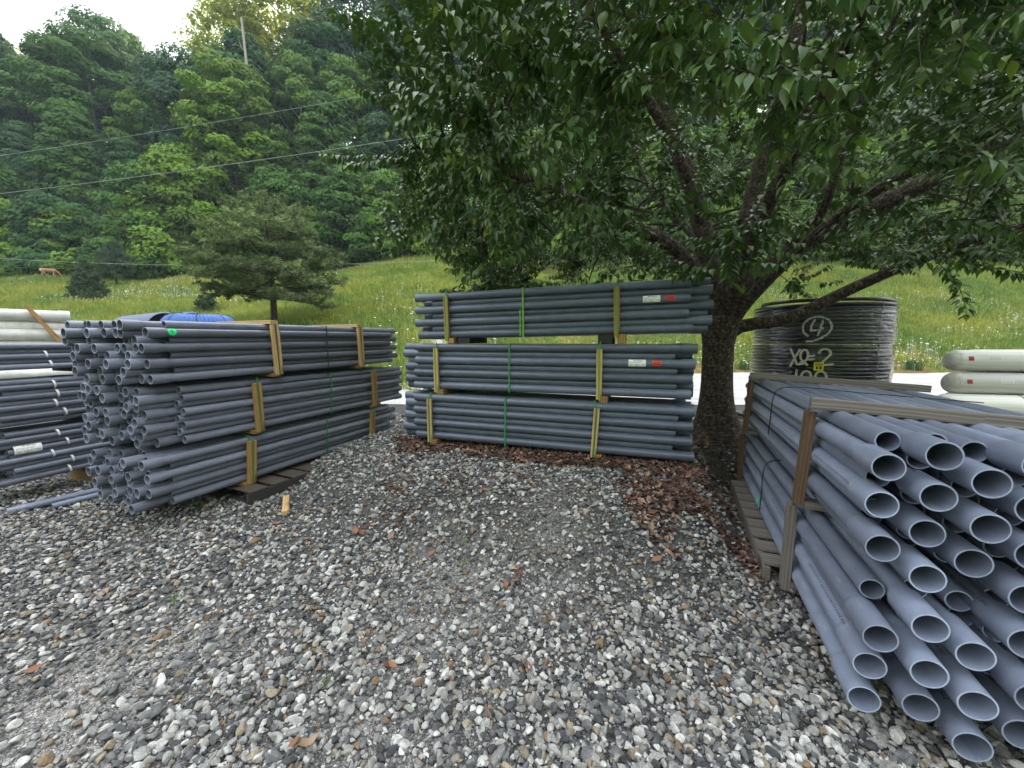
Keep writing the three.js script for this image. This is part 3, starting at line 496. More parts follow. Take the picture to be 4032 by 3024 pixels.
/* ------------------------------------------------------------------ overhead wires */
function wire(label, a, b, sag, r) { const m = V(...a).add(V(...b)).multiplyScalar(0.5); m.y -= sag; const c = []; for (let i = 0; i <= 20; i++) { const t = i / 20; c.push(V(lerp(a[0], b[0], t), lerp(a[1], b[1], t) - sag * 4 * t * (1 - t), lerp(a[2], b[2], t))); } single('overhead_wire', tube(c, r, r, 60, 5), std({ color: L3(0.30, 0.34, 0.34), roughness: 0.5 }), label, 'wire', 'overhead wires'); }
wire('overhead wire crossing the forest at mid height', [-45.5, 13.85, -34], [0.85, 17.25, -29], 0.25, 0.02);
wire('faint upper overhead wire before the forest', [-56.5, 20.3, -42], [1.0, 24.0, -34], 0.3, 0.02);
wire('low overhead wire dipping over the meadow', [-48.2, 9.3, -36], [-5.8, 8.4, -33], 0.55, 0.014);

/* ------------------------------------------------------------------ crushed stone */
function stoneGeo(seed) {
  const R = rng(seed); let g = new THREE.IcosahedronGeometry(1, 2); g.deleteAttribute('uv'); g.deleteAttribute('normal'); g = mergeVertices(g); const p = g.attributes.position;
  const planes = Array.from({ length: 11 }, () => { const n = V(R() - 0.5, R() - 0.5, R() - 0.5).normalize(); return [n, 0.42 + R() * 0.34]; });
  for (let i = 0; i < p.count; i++) { const v = V(p.getX(i), p.getY(i), p.getZ(i)).multiplyScalar(1 + (R() - 0.5) * 0.03); for (const [n, d] of planes) { const k = v.dot(n) - d; if (k > 0) v.addScaledVector(n, -k); } p.setXYZ(i, v.x, v.y, v.z); }
  const o = g.toNonIndexed(); o.scale(1, 0.66, 0.8); o.computeVertexNormals();
  const uv = new Float32Array(o.attributes.position.count * 2), q = o.attributes.position; for (let i = 0; i < q.count; i++) { uv[2 * i] = q.getX(i) * 0.4 + seed * 0.13; uv[2 * i + 1] = q.getZ(i) * 0.4 + q.getY(i) * 0.3; } o.setAttribute('uv', new THREE.BufferAttribute(uv, 2));
  return o;
}
const stoneTex = dataTex(256, 256, (u, v) => { const n = fbm(u * 30, v * 30, 14, 4, 30), m = fbm(u * 5, v * 5, 24, 3, 5), k = 0.80 + 0.42 * (n - 0.5) + 0.3 * (m - 0.5); return [k, k, k * 0.99]; });
const mStone = std({ map: stoneTex, roughness: 0.92 });
const stoneShapes = Array.from({ length: 10 }, (_, i) => stoneGeo(1000 + i * 31));
function stoneColor(R) { const t = R(), k = 0.75 + R() * 0.5; if (t < 0.36) return [0.37 * k, 0.365 * k, 0.34 * k]; if (t < 0.58) return [0.17 * k, 0.173 * k, 0.175 * k]; if (t < 0.80) return [0.64 * k, 0.63 * k, 0.59 * k]; if (t < 0.90) return [0.08 * k, 0.083 * k, 0.085 * k]; if (t < 0.965) return [0.36 * k, 0.30 * k, 0.21 * k]; return [0.27 * k, 0.18 * k, 0.105 * k]; }
{
  const R = rng(4242), lists = stoneShapes.map(() => []), big = [], M = new THREE.Matrix4(), Q = new THREE.Quaternion(), E = new THREE.Euler();
  const put = (x, d, s, sink) => {
    const sh = Math.floor(R() * stoneShapes.length); E.set((R() - 0.5) * 0.7, R() * 6.283, (R() - 0.5) * 0.7); Q.setFromEuler(E);
    const sc = V(s * (0.8 + R() * 0.5), s * (0.75 + R() * 0.4), s * (0.75 + R() * 0.4));
    M.compose(V(x, terrain(x, -d) + sc.y * sink, -d), Q, sc); const c = stoneColor(R); return [sh, M.clone(), c, s / Math.hypot(d, 1.6)];
  };
  const cover = (x, d) => 1 - 0.86 * dust(x, d) - 0.8 * mould(x, d);
  for (let k = 0; k < 190000; k++) {
    const t = R(), d = 0.35 + 8.2 * Math.pow(t, 1.35), hw = 1.5 * d + 1.4, x = (R() * 2 - 1) * hw;
    const n = fbm(x * 1.6, d * 1.6, 88, 3); if (R() > cover(x, d) * (0.55 + 0.75 * n)) continue;
    if (d > 4.2 && x > -1.2 && x < 1.6 && d > 5.6) continue;
    const u = R(), s = (0.0080 + 0.021 * Math.pow(u, 2.4) + (R() < 0.03 ? 0.018 * R() : 0)) * (d < 3.6 ? 1 : 1.08);
    const it = put(x, d, s, 0.25 + 0.5 * R()); lists[it[0]].push(it);
  }
  const all = lists.flat().sort((a, b) => b[3] - a[3]); const own = new Set(all.slice(0, 280));
  const g = new THREE.Group(); g.name = 'gravel'; g.userData.kind = 'stuff'; yard.add(g);
  lists.forEach((l, i) => {
    const rest = l.filter((it) => !own.has(it)); const im = new THREE.InstancedMesh(stoneShapes[i], mStone, rest.length); im.name = 'gravel_stones'; im.userData.kind = 'stuff'; im.castShadow = im.receiveShadow = true;
    rest.forEach((it, k) => { im.setMatrixAt(k, it[1]); im.setColorAt(k, L3(...it[2])); }); g.add(im);
  });
  const pal = Array.from({ length: 12 }, (_, i) => std({ map: stoneTex, roughness: 0.92, color: L3(...stoneColor(rng(i * 7 + 3))) }));
  let q = 0; for (const it of own) { const m = mesh('stone', stoneShapes[it[0]], pal[q++ % 12], yard); it[1].decompose(m.position, m.quaternion, m.scale); }
  // fine chips filling the gaps close to the viewer, coloured darker for shade between stones
  const chip = new THREE.InstancedMesh(stoneShapes[3], mStone, 90000); chip.name = 'gravel_chips'; chip.userData.kind = 'stuff'; chip.castShadow = chip.receiveShadow = true;
  for (let k = 0; k < 90000; k++) { const d = 0.4 + 4.0 * Math.pow(R(), 1.3), hw = 1.5 * d + 0.8, x = (R() * 2 - 1) * hw; const it = put(x, d, 0.003 + 0.0055 * R() * R(), 0.2); chip.setMatrixAt(k, it[1]); const kk = 0.8 + 0.3 * R(); const dk = lerp(0.36, 1.1, dust(x, d)); chip.setColorAt(k, L3(...it[2].map((v) => v * kk * dk))); }
  g.add(chip);
}

/* ------------------------------------------------------------------ fallen leaves */
function deadLeaf(seed, curl) {
  const R = rng(seed), pos = [], idx = [], N = 5; const w = [0.02, 0.62, 1, 0.72, 0.30, 0.02];
  for (let i = 0; i <= N; i++) { const t = i / N, x = (t - 0.5) * 2; for (const k of [-1, 0, 1]) { const y = 0.30 * Math.abs(k) * w[i] * curl + 0.5 * curl * x * x * (0.6 + 0.6 * R()) + (R() - 0.5) * 0.14; pos.push(x, y, k * 0.48 * w[i]); } }
  for (let i = 0; i < N; i++) for (let k = 0; k < 2; k++) { const a = i * 3 + k; idx.push(a, a + 1, a + 3, a + 1, a + 4, a + 3); }
  const g = new THREE.BufferGeometry(); g.setAttribute('position', new THREE.Float32BufferAttribute(pos, 3)); g.setIndex(idx); g.computeVertexNormals(); return g;
}
const deadShapes = [deadLeaf(1, 0.6), deadLeaf(2, 1.0), deadLeaf(3, 0.25), deadLeaf(4, -0.7)];
function deadColor(R) { const t = R(), k = 0.7 + R() * 0.6; if (t < 0.45) return [0.060 * k, 0.032 * k, 0.024 * k]; if (t < 0.72) return [0.105 * k, 0.055 * k, 0.036 * k]; if (t < 0.94) return [0.25 * k, 0.16 * k, 0.10 * k]; return [0.14 * k, 0.055 * k, 0.03 * k]; }
{
  const R = rng(515), spots = [];
  const along = (t, off) => [lerp(-1.45, 1.95, t) + 0.32 * off, lerp(4.72, 3.62, t) - 0.947 * off];
  for (let k = 0; k < 3000; k++) { const t = R(), [x, d] = along(t, -0.22 + 0.62 * Math.pow(R(), 1.5) * (0.55 + 0.9 * fbm(t * 6, 1, 3, 3))); spots.push([x, d, 0.03 * R()]); }
  for (let k = 0; k < 2300; k++) { const a = R() * 6.283, r = Math.pow(R(), 0.72); const x = 1.45 + 0.55 * r * Math.cos(a), d = 3.05 + 0.72 * r * Math.sin(a); if (fbm(x * 2.2, d * 2.2, 19, 3) < 0.40 + 0.16 * r) continue; spots.push([x, d, 0.012 * R()]); }
  for (let k = 0; k < 700; k++) { const x = -1.9 + 4.0 * R(), d = 2.9 + 1.3 * R(); if (fbm(x * 1.8 + 7, d * 1.8, 29, 3) < 0.56) continue; spots.push([x, d, 0.008]); }
  for (let k = 0; k < 350; k++) { const x = 1.9 + 1.0 * R(), d = 3.0 + 2.2 * R(); spots.push([x, d, 0.01]); }
  const g = new THREE.Group(); g.name = 'leaf_litter'; scene.add(g); tag(g, 'drift of brown dead leaves along the foot of the middle pipe stack', 'leaves', null, 'stuff');
  const M = new THREE.Matrix4(), Q = new THREE.Quaternion(), E = new THREE.Euler(), mDead = std({ roughness: 0.75, side: THREE.DoubleSide });
  deadShapes.forEach((s, i) => { const l = spots.filter((_, k) => k % 4 === i), im = new THREE.InstancedMesh(s, mDead, l.length); im.name = 'dead_leaves'; im.userData.kind = 'stuff'; im.castShadow = im.receiveShadow = true;
    l.forEach(([x, d, h], k) => { E.set((R() - 0.5) * 1.1, R() * 6.283, (R() - 0.5) * 1.1); Q.setFromEuler(E); const z = 0.022 + 0.026 * R(); M.compose(V(x, terrain(x, -d) + 0.014 + h, -d), Q, V(z, z, z)); im.setMatrixAt(k, M); im.setColorAt(k, L3(...deadColor(R))); }); g.add(im); });
  const mats = Array.from({ length: 6 }, (_, i) => std({ color: L3(...[[0.20, 0.085, 0.04], [0.15, 0.06, 0.03], [0.26, 0.16, 0.09], [0.10, 0.035, 0.022], [0.22, 0.11, 0.05], [0.30, 0.20, 0.12]][i]), roughness: 0.7, side: THREE.DoubleSide }));
  const own = [[-1.29, 3.02, 0.06], [-1.23, 3.0, 0.04], [-1.42, 2.42, 0.05], [-0.62, 1.75, 0.05], [-0.58, 1.72, 0.035], [-0.80, 1.35, 0.05], [-0.86, 1.36, 0.03], [-1.13, 1.02, 0.045], [-0.92, 0.97, 0.04], [0.05, 2.45, 0.045], [0.02, 2.4, 0.05], [0.0, 2.52, 0.04], [-0.04, 2.35, 0.04], [0.08, 1.72, 0.035], [-1.65, 2.95, 0.05], [-1.8, 3.05, 0.045], [-2.05, 3.22, 0.04], [-0.95, 3.1, 0.04], [-0.6, 2.7, 0.04], [0.28, 0.92, 0.05], [0.42, 0.9, 0.055], [0.55, 0.95, 0.04], [1.0, 2.5, 0.05], [-2.6, 2.3, 0.05], [-2.3, 1.7, 0.04]];
  for (const [i, [x, d, z]] of own.entries()) { const m = single('fallen_leaf', deadShapes[i % 4], mats[i % 6], 'single curled brown leaf lying on the open gravel', 'leaf', 'single leaves on the gravel'); m.position.set(x, terrain(x, -d) + 0.026, -d); m.scale.setScalar(z); m.rotation.set((R() - 0.5) * 0.6, R() * 6, (R() - 0.5) * 0.6); }
}
/* small weeds in the gravel */
function bladeTuft(n, h, spread, seed, wd = 0.05) {
  const R = rng(seed), pos = [], idx = [];
  for (let k = 0; k < n; k++) { const a = R() * 6.283, r = spread * Math.sqrt(R()), x = r * Math.cos(a), z = r * Math.sin(a), hh = h * (0.5 + 0.5 * R()), b = R() * 6.283, lx = Math.cos(b) * hh * (0.2 + 0.5 * R()), lz = Math.sin(b) * hh * (0.2 + 0.5 * R()), px = -Math.sin(b) * h * wd, pz = Math.cos(b) * h * wd, o = pos.length / 3;
    pos.push(x - px, 0, z - pz, x + px, 0, z + pz, x - px * 0.8 + lx * 0.35, hh * 0.6, z - pz * 0.8 + lz * 0.35, x + px * 0.8 + lx * 0.35, hh * 0.6, z + pz * 0.8 + lz * 0.35, x + lx, hh, z + lz); idx.push(o, o + 1, o + 2, o + 1, o + 3, o + 2, o + 2, o + 3, o + 4); }
  const g = new THREE.BufferGeometry(); g.setAttribute('position', new THREE.Float32BufferAttribute(pos, 3)); g.setIndex(idx); g.computeVertexNormals(); return g;
}
const mBlade = phys({ color: L3(0.16, 0.26, 0.05), roughness: 0.7, transmission: 0.35, thickness: 0, side: THREE.DoubleSide });
for (const [i, [x, d]] of [[-0.87, 1.62], [-0.38, 2.75], [-0.34, 2.6], [-2.05, 2.2], [-0.07, 1.12], [-2.62, 1.75], [-1.55, 1.1]].entries()) { const m = single('weed_tuft', bladeTuft(16, 0.06, 0.03, 30 + i, 0.035), mBlade, 'tiny green grass weed sprouting between the stones', 'weed', 'weeds in the gravel'); m.position.set(x, terrain(x, -d) + 0.008, -d); }

/* ------------------------------------------------------------------ meadow grass, flowers, bank weeds */
{
  const R = rng(99), mGrass = phys({ roughness: 0.75, transmission: 0.3, thickness: 0, side: THREE.DoubleSide }), M = new THREE.Matrix4(), Q = new THREE.Quaternion(), UP = V(0, 1, 0);
  const g = new THREE.Group(); g.name = 'meadow_grass'; scene.add(g); tag(g, 'tall yellow green grass covering the meadow and bank', 'grass', null, 'stuff');
  const shapes = [bladeTuft(12, 0.30, 0.22, 1, 0.03), bladeTuft(12, 0.22, 0.26, 2, 0.035), bladeTuft(9, 0.42, 0.18, 3, 0.022)], lists = [[], [], []];
  const bare = (x, d) => (x > 3 ? sstep(0.50, 0.60, fbm(x * 0.25, d * 0.25, 77, 4)) * (1 - sstep(1.5, 6, d - 20.6)) : 0.8 * sstep(0.60, 0.66, fbm(x * 0.14 + 9, d * 0.2, 41, 3)) * (1 - sstep(-20, -12, x)));
  for (let k = 0; k < 130000; k++) {
    const d = 10.8 + 37.3 * Math.pow(R(), 0.9), x = (R() * 2 - 1) * (1.5 * d + 3), d0 = lerp(11.0, 20.6, sstep(-5, 5, x)); if (d < d0 - 0.2 + 0.3 * R() || R() < bare(x, d)) continue;
    const s = (0.65 + 0.7 * R()) * (0.55 + 0.9 * fbm(x * 0.3, d * 0.3, 6, 3)) * (d < d0 + 0.8 ? 0.5 : 1) * lerp(1, 1.35, sstep(20, 45, d)); lists[Math.floor(R() * 2.3)].push([x, d, s]);
  }
  lists.forEach((l, i) => { const im = new THREE.InstancedMesh(shapes[i], mGrass, l.length); im.name = 'grass_tufts'; im.userData.kind = 'stuff'; im.castShadow = im.receiveShadow = true;
    l.forEach(([x, d, s], k) => { Q.setFromAxisAngle(UP, R() * 6.283); M.compose(V(x, terrain(x, -d) - 0.01, -d), Q, V(s, s * (0.8 + 0.4 * R()), s)); im.setMatrixAt(k, M); const y = clamp(0.5 + 1.5 * (fbm(x * 0.35, d * 0.35, 71, 4) - 0.5) * 1.5 + 0.5 * (R() - 0.5)), v = 0.8 + 0.4 * R(); im.setColorAt(k, L3(lerp(0.16, 0.36, y) * v, lerp(0.27, 0.385, y) * v, lerp(0.025, 0.045, y) * v)); }); g.add(im); });
  // daisies: white heads on thin stems in drifts
  const head = mergeGeometries([new THREE.CircleGeometry(0.035, 7).rotateX(-1.2).translate(0, 0.42, 0), new THREE.CylinderGeometry(0.003, 0.003, 0.42, 3).translate(0, 0.21, 0)].map(plain));
  const fl = []; for (let k = 0; k < 26000 && fl.length < 2600; k++) { const left = R() < 0.62, d = left ? 26 + 20 * R() : 20.8 + 14 * R(), x = left ? -60 + 46 * R() : 5 + 34 * R(); if (fbm(x * 0.22 + 4, d * 0.3, 51, 3) < (left ? 0.56 : 0.50)) continue; fl.push([x, d, 0]); }
  for (let k = 0; k < 170; k++) { const d = 12 + 12 * R(), x = -8 + 9 * R(); if (d < lerp(11.0, 20.6, sstep(-5, 5, x)) + 1) continue; fl.push([x, d]); }
  const im = new THREE.InstancedMesh(head, std({ color: L3(0.75, 0.75, 0.68), roughness: 0.7, side: THREE.DoubleSide }), fl.length); im.name = 'daisies'; scene.add(im); tag(im, 'scattered white daisies in the meadow grass', 'flowers', null, 'stuff');
  fl.forEach(([x, d], k) => { Q.setFromAxisAngle(UP, (R() - 0.5) * 1.5); const s = (0.7 + 0.6 * R()); M.compose(V(x, terrain(x, -d), -d), Q, V(s * 1.25, s, s * 1.25)); im.setMatrixAt(k, M); });
  const yl = []; for (let k = 0; k < 130; k++) { const c = k % 3; yl.push([[17.6, 21.8][0] + (c ? 2.2 : 0) + (R() - 0.5) * 1.5 - 0.6, 21.7 + (R() - 0.5) * 1.2]); }
  const iy = new THREE.InstancedMesh(head, std({ color: L3(0.75, 0.5, 0.02), roughness: 0.7, side: THREE.DoubleSide }), yl.length); iy.name = 'yellow_flowers'; scene.add(iy); tag(iy, 'clump of yellow wildflowers on the bank above the road', 'flowers', null, 'stuff');
  yl.forEach(([x, d], k) => { Q.setFromAxisAngle(UP, R()); M.compose(V(x, terrain(x, -d), -d), Q, V(1.2, 1.0 + 0.5 * R(), 1.2)); iy.setMatrixAt(k, M); });
  for (const [i, [x, d, s]] of [[20.0, 21.5, 1.3], [22.3, 21.3, 1.1], [17.2, 21.3, 0.9], [15.3, 21.6, 0.8], [13.0, 21.4, 0.9], [24.6, 21.6, 1.0]].entries()) { const m = single('bank_weed', bladeTuft(110, 0.75 * s, 0.34 * s, 200 + i, 0.02), phys({ color: L3(0.07, 0.15, 0.025), roughness: 0.75, transmission: 0.3, thickness: 0, side: THREE.DoubleSide }), 'tall dark green weed clump at the foot of the bank', 'weed', 'weed clumps along the road'); m.position.set(x, terrain(x, -d), -d); }
}

/* ------------------------------------------------------------------ bark */
const barkTex = dataTex(256, 512, (u, v) => { const r = fbm(u * 14, v * 26, 81, 4, 14), h = fbm(u * 5, v * 60, 83, 2, 5), k = clamp(0.10 + 0.42 * r * r + (h > 0.66 ? 0.10 : 0)); return [k * 1.12, k * 0.97, k * 0.80]; });
const barkBump = dataTex(256, 512, (u, v) => { const r = fbm(u * 18, v * 12, 85, 4, 18), h = fbm(u * 4, v * 70, 87, 2, 4), k = clamp(r + (h > 0.6 ? 0.25 : 0)); return [k, k, k]; }, false);
const mBark = std({ map: barkTex, bumpMap: barkBump, bumpScale: 0.02, roughness: 0.95 }), mBarkFar = std({ color: L3(0.16, 0.145, 0.12), roughness: 1 }), mBarkPale = std({ color: L3(0.34, 0.31, 0.26), roughness: 1 });

/* ------------------------------------------------------------------ the cherry tree */
function leafGeo() {
  const w = [0.04, 0.34, 0.50, 0.46, 0.28, 0.09, 0], pos = [], idx = [], uv = [];
  w.forEach((k, i) => { const t = i / 6, dr = -0.16 * t * t; for (const s of [-1, 0, 1]) { pos.push(s * k * 0.47, dr + Math.abs(s) * k * 0.20, t); uv.push(s * 0.5 + 0.5, t); } });
  for (let i = 0; i < 6; i++) for (let s = 0; s < 2; s++) { const a = i * 3 + s; idx.push(a, a + 3, a + 1); if (i < 5) idx.push(a + 1, a + 3, a + 4); else if (s === 0) void 0; }
  const g = new THREE.BufferGeometry(); g.setAttribute('position', new THREE.Float32BufferAttribute(pos, 3)); g.setAttribute('uv', new THREE.Float32BufferAttribute(uv, 2)); g.setIndex(idx); g.computeVertexNormals(); return g;
}
{
  const T = thing('cherry_tree', 'large spreading cherry tree with dark trunk between the pipe stacks', 'tree', [2.85, terrain(2.85, -5.25) - 0.06, -5.25]);
  const o = T.position, loc = (x, y, z) => V(x, y, z).sub(o), R = rng(2024);
  // trunk: flared foot, leaning slightly
  { const seg = 26, rad = 30, pos = [], uv = [], idx = []; for (let i = 0; i <= seg; i++) { const t = i / seg, y = t * 1.62, flare = 0.20 * Math.exp(-y * 4.5), rr = 0.238 - 0.05 * Math.sin(t * 2.6) + flare + 0.03 * sstep(0.8, 1, t); for (let j = 0; j <= rad; j++) { const a = j / rad * 6.2832, b = 1 + 0.10 * flare / 0.2 * Math.sin(a * 5 + 1) + 0.07 * (fbm(Math.cos(a) * 2 + 9, y * 2.2 + Math.sin(a) * 2, 5, 3) - 0.5); pos.push(-0.05 * Math.sin(t * 2) + rr * b * Math.cos(a), y, rr * b * Math.sin(a)); uv.push(j / rad * 4, y * 1.5); } }
    for (let i = 0; i < seg; i++) for (let j = 0; j < rad; j++) { const a = i * (rad + 1) + j; idx.push(a, a + rad + 1, a + 1, a + 1, a + rad + 1, a + rad + 2); }
    const g = new THREE.BufferGeometry(); g.setAttribute('position', new THREE.Float32BufferAttribute(pos, 3)); g.setAttribute('uv', new THREE.Float32BufferAttribute(uv, 2)); g.setIndex(idx); g.computeVertexNormals(); mesh('trunk', g, mBark, T); }
  const F = [2.80, 1.60, -5.25];
  const limbs = [
    [[F, [2.70, 2.0, -5.2], [2.42, 3.3, -5.2], [2.02, 4.5, -5.3], [1.85, 5.8, -5.4], [1.6, 7.2, -5.4]], 0.15, 0.03],
    [[F, [2.95, 2.05, -5.15], [3.3, 2.62, -4.9], [3.75, 2.95, -4.6], [4.4, 3.3, -4.25], [5.4, 4.1, -3.8], [6.6, 4.6, -3.4]], 0.15, 0.025],
    [[F, [3.0, 1.80, -5.15], [3.5, 1.90, -5.0], [4.25, 2.30, -4.8], [4.85, 2.60, -4.6], [6.0, 3.0, -4.3], [7.2, 3.2, -4.0]], 0.09, 0.018],
    [[F, [2.62, 2.05, -5.2], [2.1, 2.72, -5.0], [1.25, 3.12, -4.9], [0.1, 3.55, -4.8], [-1.1, 3.85, -4.7]], 0.12, 0.02],
    [[F, [2.82, 2.2, -5.0], [2.75, 3.1, -4.3], [2.65, 3.7, -3.5], [2.4, 4.2, -2.7], [2.0, 4.5, -2.0]], 0.11, 0.02],
    [[F, [2.92, 2.3, -5.3], [3.1, 3.4, -5.2], [3.25, 4.8, -4.9], [3.4, 6.2, -4.8], [3.4, 7.4, -4.7]], 0.14, 0.03],
    [[F, [2.9, 2.2, -5.6], [3.0, 3.2, -6.4], [2.6, 4.2, -7.3], [2.4, 5.2, -7.9]], 0.11, 0.02],
    [[F, [3.0, 2.15, -4.95], [3.5, 3.0, -4.1], [3.9, 3.3, -3.3], [4.2, 3.4, -2.5]], 0.09, 0.02],
    [[[2.52, 3.0, -5.2], [1.9, 3.9, -4.8], [1.0, 4.9, -4.5], [0.2, 5.7, -4.2]], 0.08, 0.02],
    [[[3.2, 2.5, -4.98], [3.45, 3.0, -4.5], [3.38, 3.45, -4.2], [3.5, 4.3, -4.0], [3.6, 5.0, -3.7]], 0.055, 0.018]];
  const nodes = []; // points on wood that smaller branches may leave from
  for (const [pts, r0, r1] of limbs) { const P = pts.map((p) => loc(...p)); mesh('limb', tube(P, r0, r1, 30, 10), mBark, T); const c = new THREE.CatmullRomCurve3(P); for (let i = 8; i <= 30; i++) nodes.push([c.getPointAt(i / 30), lerp(r0, r1, i / 30), c.getTangentAt(i / 30)]); }
  const inCrown = (x, y, z) => {                                                        // world coordinates
    const dx = (x - 2.9) / (x < 2.9 ? 4.75 : 5.4), dz = (z + 4.9) / (z > -4.9 ? 3.55 : 3.4), low = 2.36 + 0.10 * Math.sin(x * 2.1) + 0.12 * Math.sin(z * 2.7 + x) + (x > 2.6 && z < -4.2 ? 0.25 : 0) + (z > -3.2 ? 0.22 : 0) - (x < 0.8 ? 0.0 : 0), dy = y > 4.4 ? (y - 4.4) / 3.9 : (y - 4.4) / 3.7;
    if (y < low) return 2; const n = 0.22 * (fbm(x * 1.1 + 5, y * 1.1 + z * 0.8, 121, 3) - 0.5); return Math.sqrt(dx * dx + dy * dy + dz * dz) + n * 2;
  };
  const bez = (a, dir, b, n) => { const m = a.clone().lerp(b, 0.45).addScaledVector(dir, 0.25 * a.distanceTo(b)).add(V((R() - 0.5) * 0.25, (R() - 0.5) * 0.2, (R() - 0.5) * 0.25)); const pts = []; for (let i = 0; i <= n; i++) { const t = i / n; pts.push(a.clone().multiplyScalar((1 - t) ** 2).addScaledVector(m, 2 * t * (1 - t)).addScaledVector(b, t * t)); } return pts; };
  const nearest = (p, list, maxR) => { let best = null, bd = 1e9; for (const q of list) { const d = q[0].distanceToSquared(p) * (q[1] > maxR ? 1.4 : 1); if (d < bd) { bd = d; best = q; } } return best; };
  const sec = [], wood = [];
  for (let k = 0; k < 3000 && wood.length < 190; k++) {
    const x = -2.2 + 10.6 * R(), y = 2.3 + 5.6 * R(), z = -8.3 + 7.2 * R(), e = inCrown(x, y, z); if (e > 0.92 || e < 0.3) continue;
    const p = loc(x, y, z), q = nearest(p, nodes, 9); const L = q[0].distanceTo(p); if (L < 0.5 || L > 2.8) continue;
    const pts = bez(q[0], q[2], p, 8); wood.push(tube(pts, Math.min(q[1] * 0.6, 0.012 + 0.012 * L), 0.006, 8, 6)); pts.forEach((v, i) => { if (i > 1) { const t = pts[Math.min(8, i + 1)].clone().sub(pts[i - 1]).normalize(); sec.push([v, 0.01, t]); } });
  }
  mesh('branches', merge(wood), mBark, T).userData.label = 'many thin dark branches inside the crown';
  const tw = [], leaves = [], nodes2 = sec.concat(nodes.filter((n) => n[1] < 0.06));
  const leafRow = (pts, span, step) => {
    const c = new THREE.CatmullRomCurve3(pts), len = c.getLength(), use = Math.min(len, span), n = Math.max(4, Math.round(use / step));
    for (let i = 0; i < n; i++) { const t = 1 - (i + 0.3 * R()) / n * use / len, q = c.getPointAt(t), tg = c.getTangentAt(t), a = i * 2.4 + R(), sd = V(-tg.z, 0.25, tg.x).normalize().applyAxisAngle(tg, a * 0.0 + (i % 2 ? 0.3 : Math.PI - 0.3) + (R() - 0.5) * 1.6); const dir = sd.multiplyScalar(0.9).addScaledVector(tg, 0.35).add(V((R() - 0.5) * 0.7, -0.20 - 0.75 * R(), (R() - 0.5) * 0.7)).normalize(); leaves.push([q, dir, (0.074 + 0.052 * R()) * (i < 3 ? 0.75 : 1), i < 3 ? 1 : 0]); }
  };
  for (let k = 0; k < 200000 && tw.length < 4700; k++) {
    const x = -2.4 + 11 * R(), y = 2.15 + 5.9 * R(), z = -8.5 + 7.4 * R(), e = inCrown(x, y, z); if (e > 1.0 || e < 0.3 || R() < (0.8 - e) * 0.8) continue; if (x > 1.3 * -z + 2.0) continue; if (y > 6.3 && R() < 0.7) continue; if (x > 1.8 && R() < 0.3) continue; if (0.5 * (fbm(x * 1.5, y * 2.6 + 7, 301, 2) + fbm(z * 1.5 + 3, y * 2.6, 302, 2)) < 0.44 + 0.06 * R()) continue;
    const p = loc(x, y, z), q = nearest(p, nodes2, 9), L = q[0].distanceTo(p); if (L < 0.12 || L > 1.3) continue;
    const pts = bez(q[0], q[2], p, 4); tw.push(tube(pts, 0.004, 0.0015, 4, 3)); leafRow(pts, 0.46, 0.023);
  }
  // outer sprays that stand clear of the crown
  for (const [a, b] of [[[-0.9, 3.8, -4.7], [-2.15, 3.72, -4.6]], [[-0.8, 3.7, -4.6], [-1.9, 3.55, -4.5]], [[-1.0, 4.3, -4.8], [-1.75, 4.45, -4.6]], [[-0.3, 3.0, -4.6], [-1.05, 2.72, -4.5]], [[4.3, 2.4, -4.0], [4.55, 1.86, -3.9]], [[4.4, 2.4, -3.9], [5.05, 2.22, -3.7]], [[2.2, 2.75, -3.9], [1.98, 2.18, -3.62]], [[1.6, 2.6, -4.2], [1.35, 2.32, -4.0]], [[3.2, 2.5, -3.0], [3.3, 2.3, -2.6]], [[-0.8, 2.9, -4.4], [-0.6, 2.45, -4.2]]]) { const pts = bez(loc(...a), V(0, 0.2, 0), loc(...b), 5); tw.push(tube(pts, 0.006, 0.002, 6, 4)); leafRow(pts, 0.8, 0.03); leafRow(pts, 0.8, 0.03); }
  mesh('twigs', merge(tw), mBark, T).userData.label = 'fine dark twigs';
  const mLeaf = phys({ roughness: 0.36, transmission: 0.5, thickness: 0, side: THREE.DoubleSide, specularIntensity: 0.7 }), lg = leafGeo();
  const M = new THREE.Matrix4(), mk = ([q, dir, s]) => { const z = dir, x0 = V((R() - 0.5) * 0.6, 1, (R() - 0.5) * 0.6).cross(z).normalize(), y0 = z.clone().cross(x0); return new THREE.Matrix4().makeBasis(x0.multiplyScalar(s), y0.multiplyScalar(s), z.clone().multiplyScalar(s)).setPosition(q.clone().addScaledVector(dir, 0.012)); };
  const col = (young) => { const v = 0.75 + 0.5 * R(), y = young && R() < 0.6 ? 1 : 0.5 * R(); return L3(lerp(0.06, 0.20, y) * v, lerp(0.15, 0.29, y) * v, lerp(0.028, 0.03, y) * v); };
  const cam = loc(0, 1.6, 0); leaves.forEach((l) => { l[4] = l[0].distanceTo(cam) + (l[0].y < cam.y ? 9 : 0); }); leaves.sort((a, b) => a[4] - b[4]);
  const inView = (l) => { const w = l[0].clone().add(o); return w.z < -0.8 && w.x < -w.z * 1.3 && (w.y - 1.6) < -w.z * 0.86; };
  const ownL = leaves.filter(inView).slice(0, 280), rest = leaves.filter((l) => !ownL.includes(l));
  const pm = Array.from({ length: 6 }, (_, i) => { const m = mLeaf.clone(); m.color = col(i > 3 ? 1 : 0); return m; });
  for (const [i, l] of ownL.entries()) { const m = mesh('leaf', lg, pm[(i * 7) % 6], T); mk(l).decompose(m.position, m.quaternion, m.scale); }
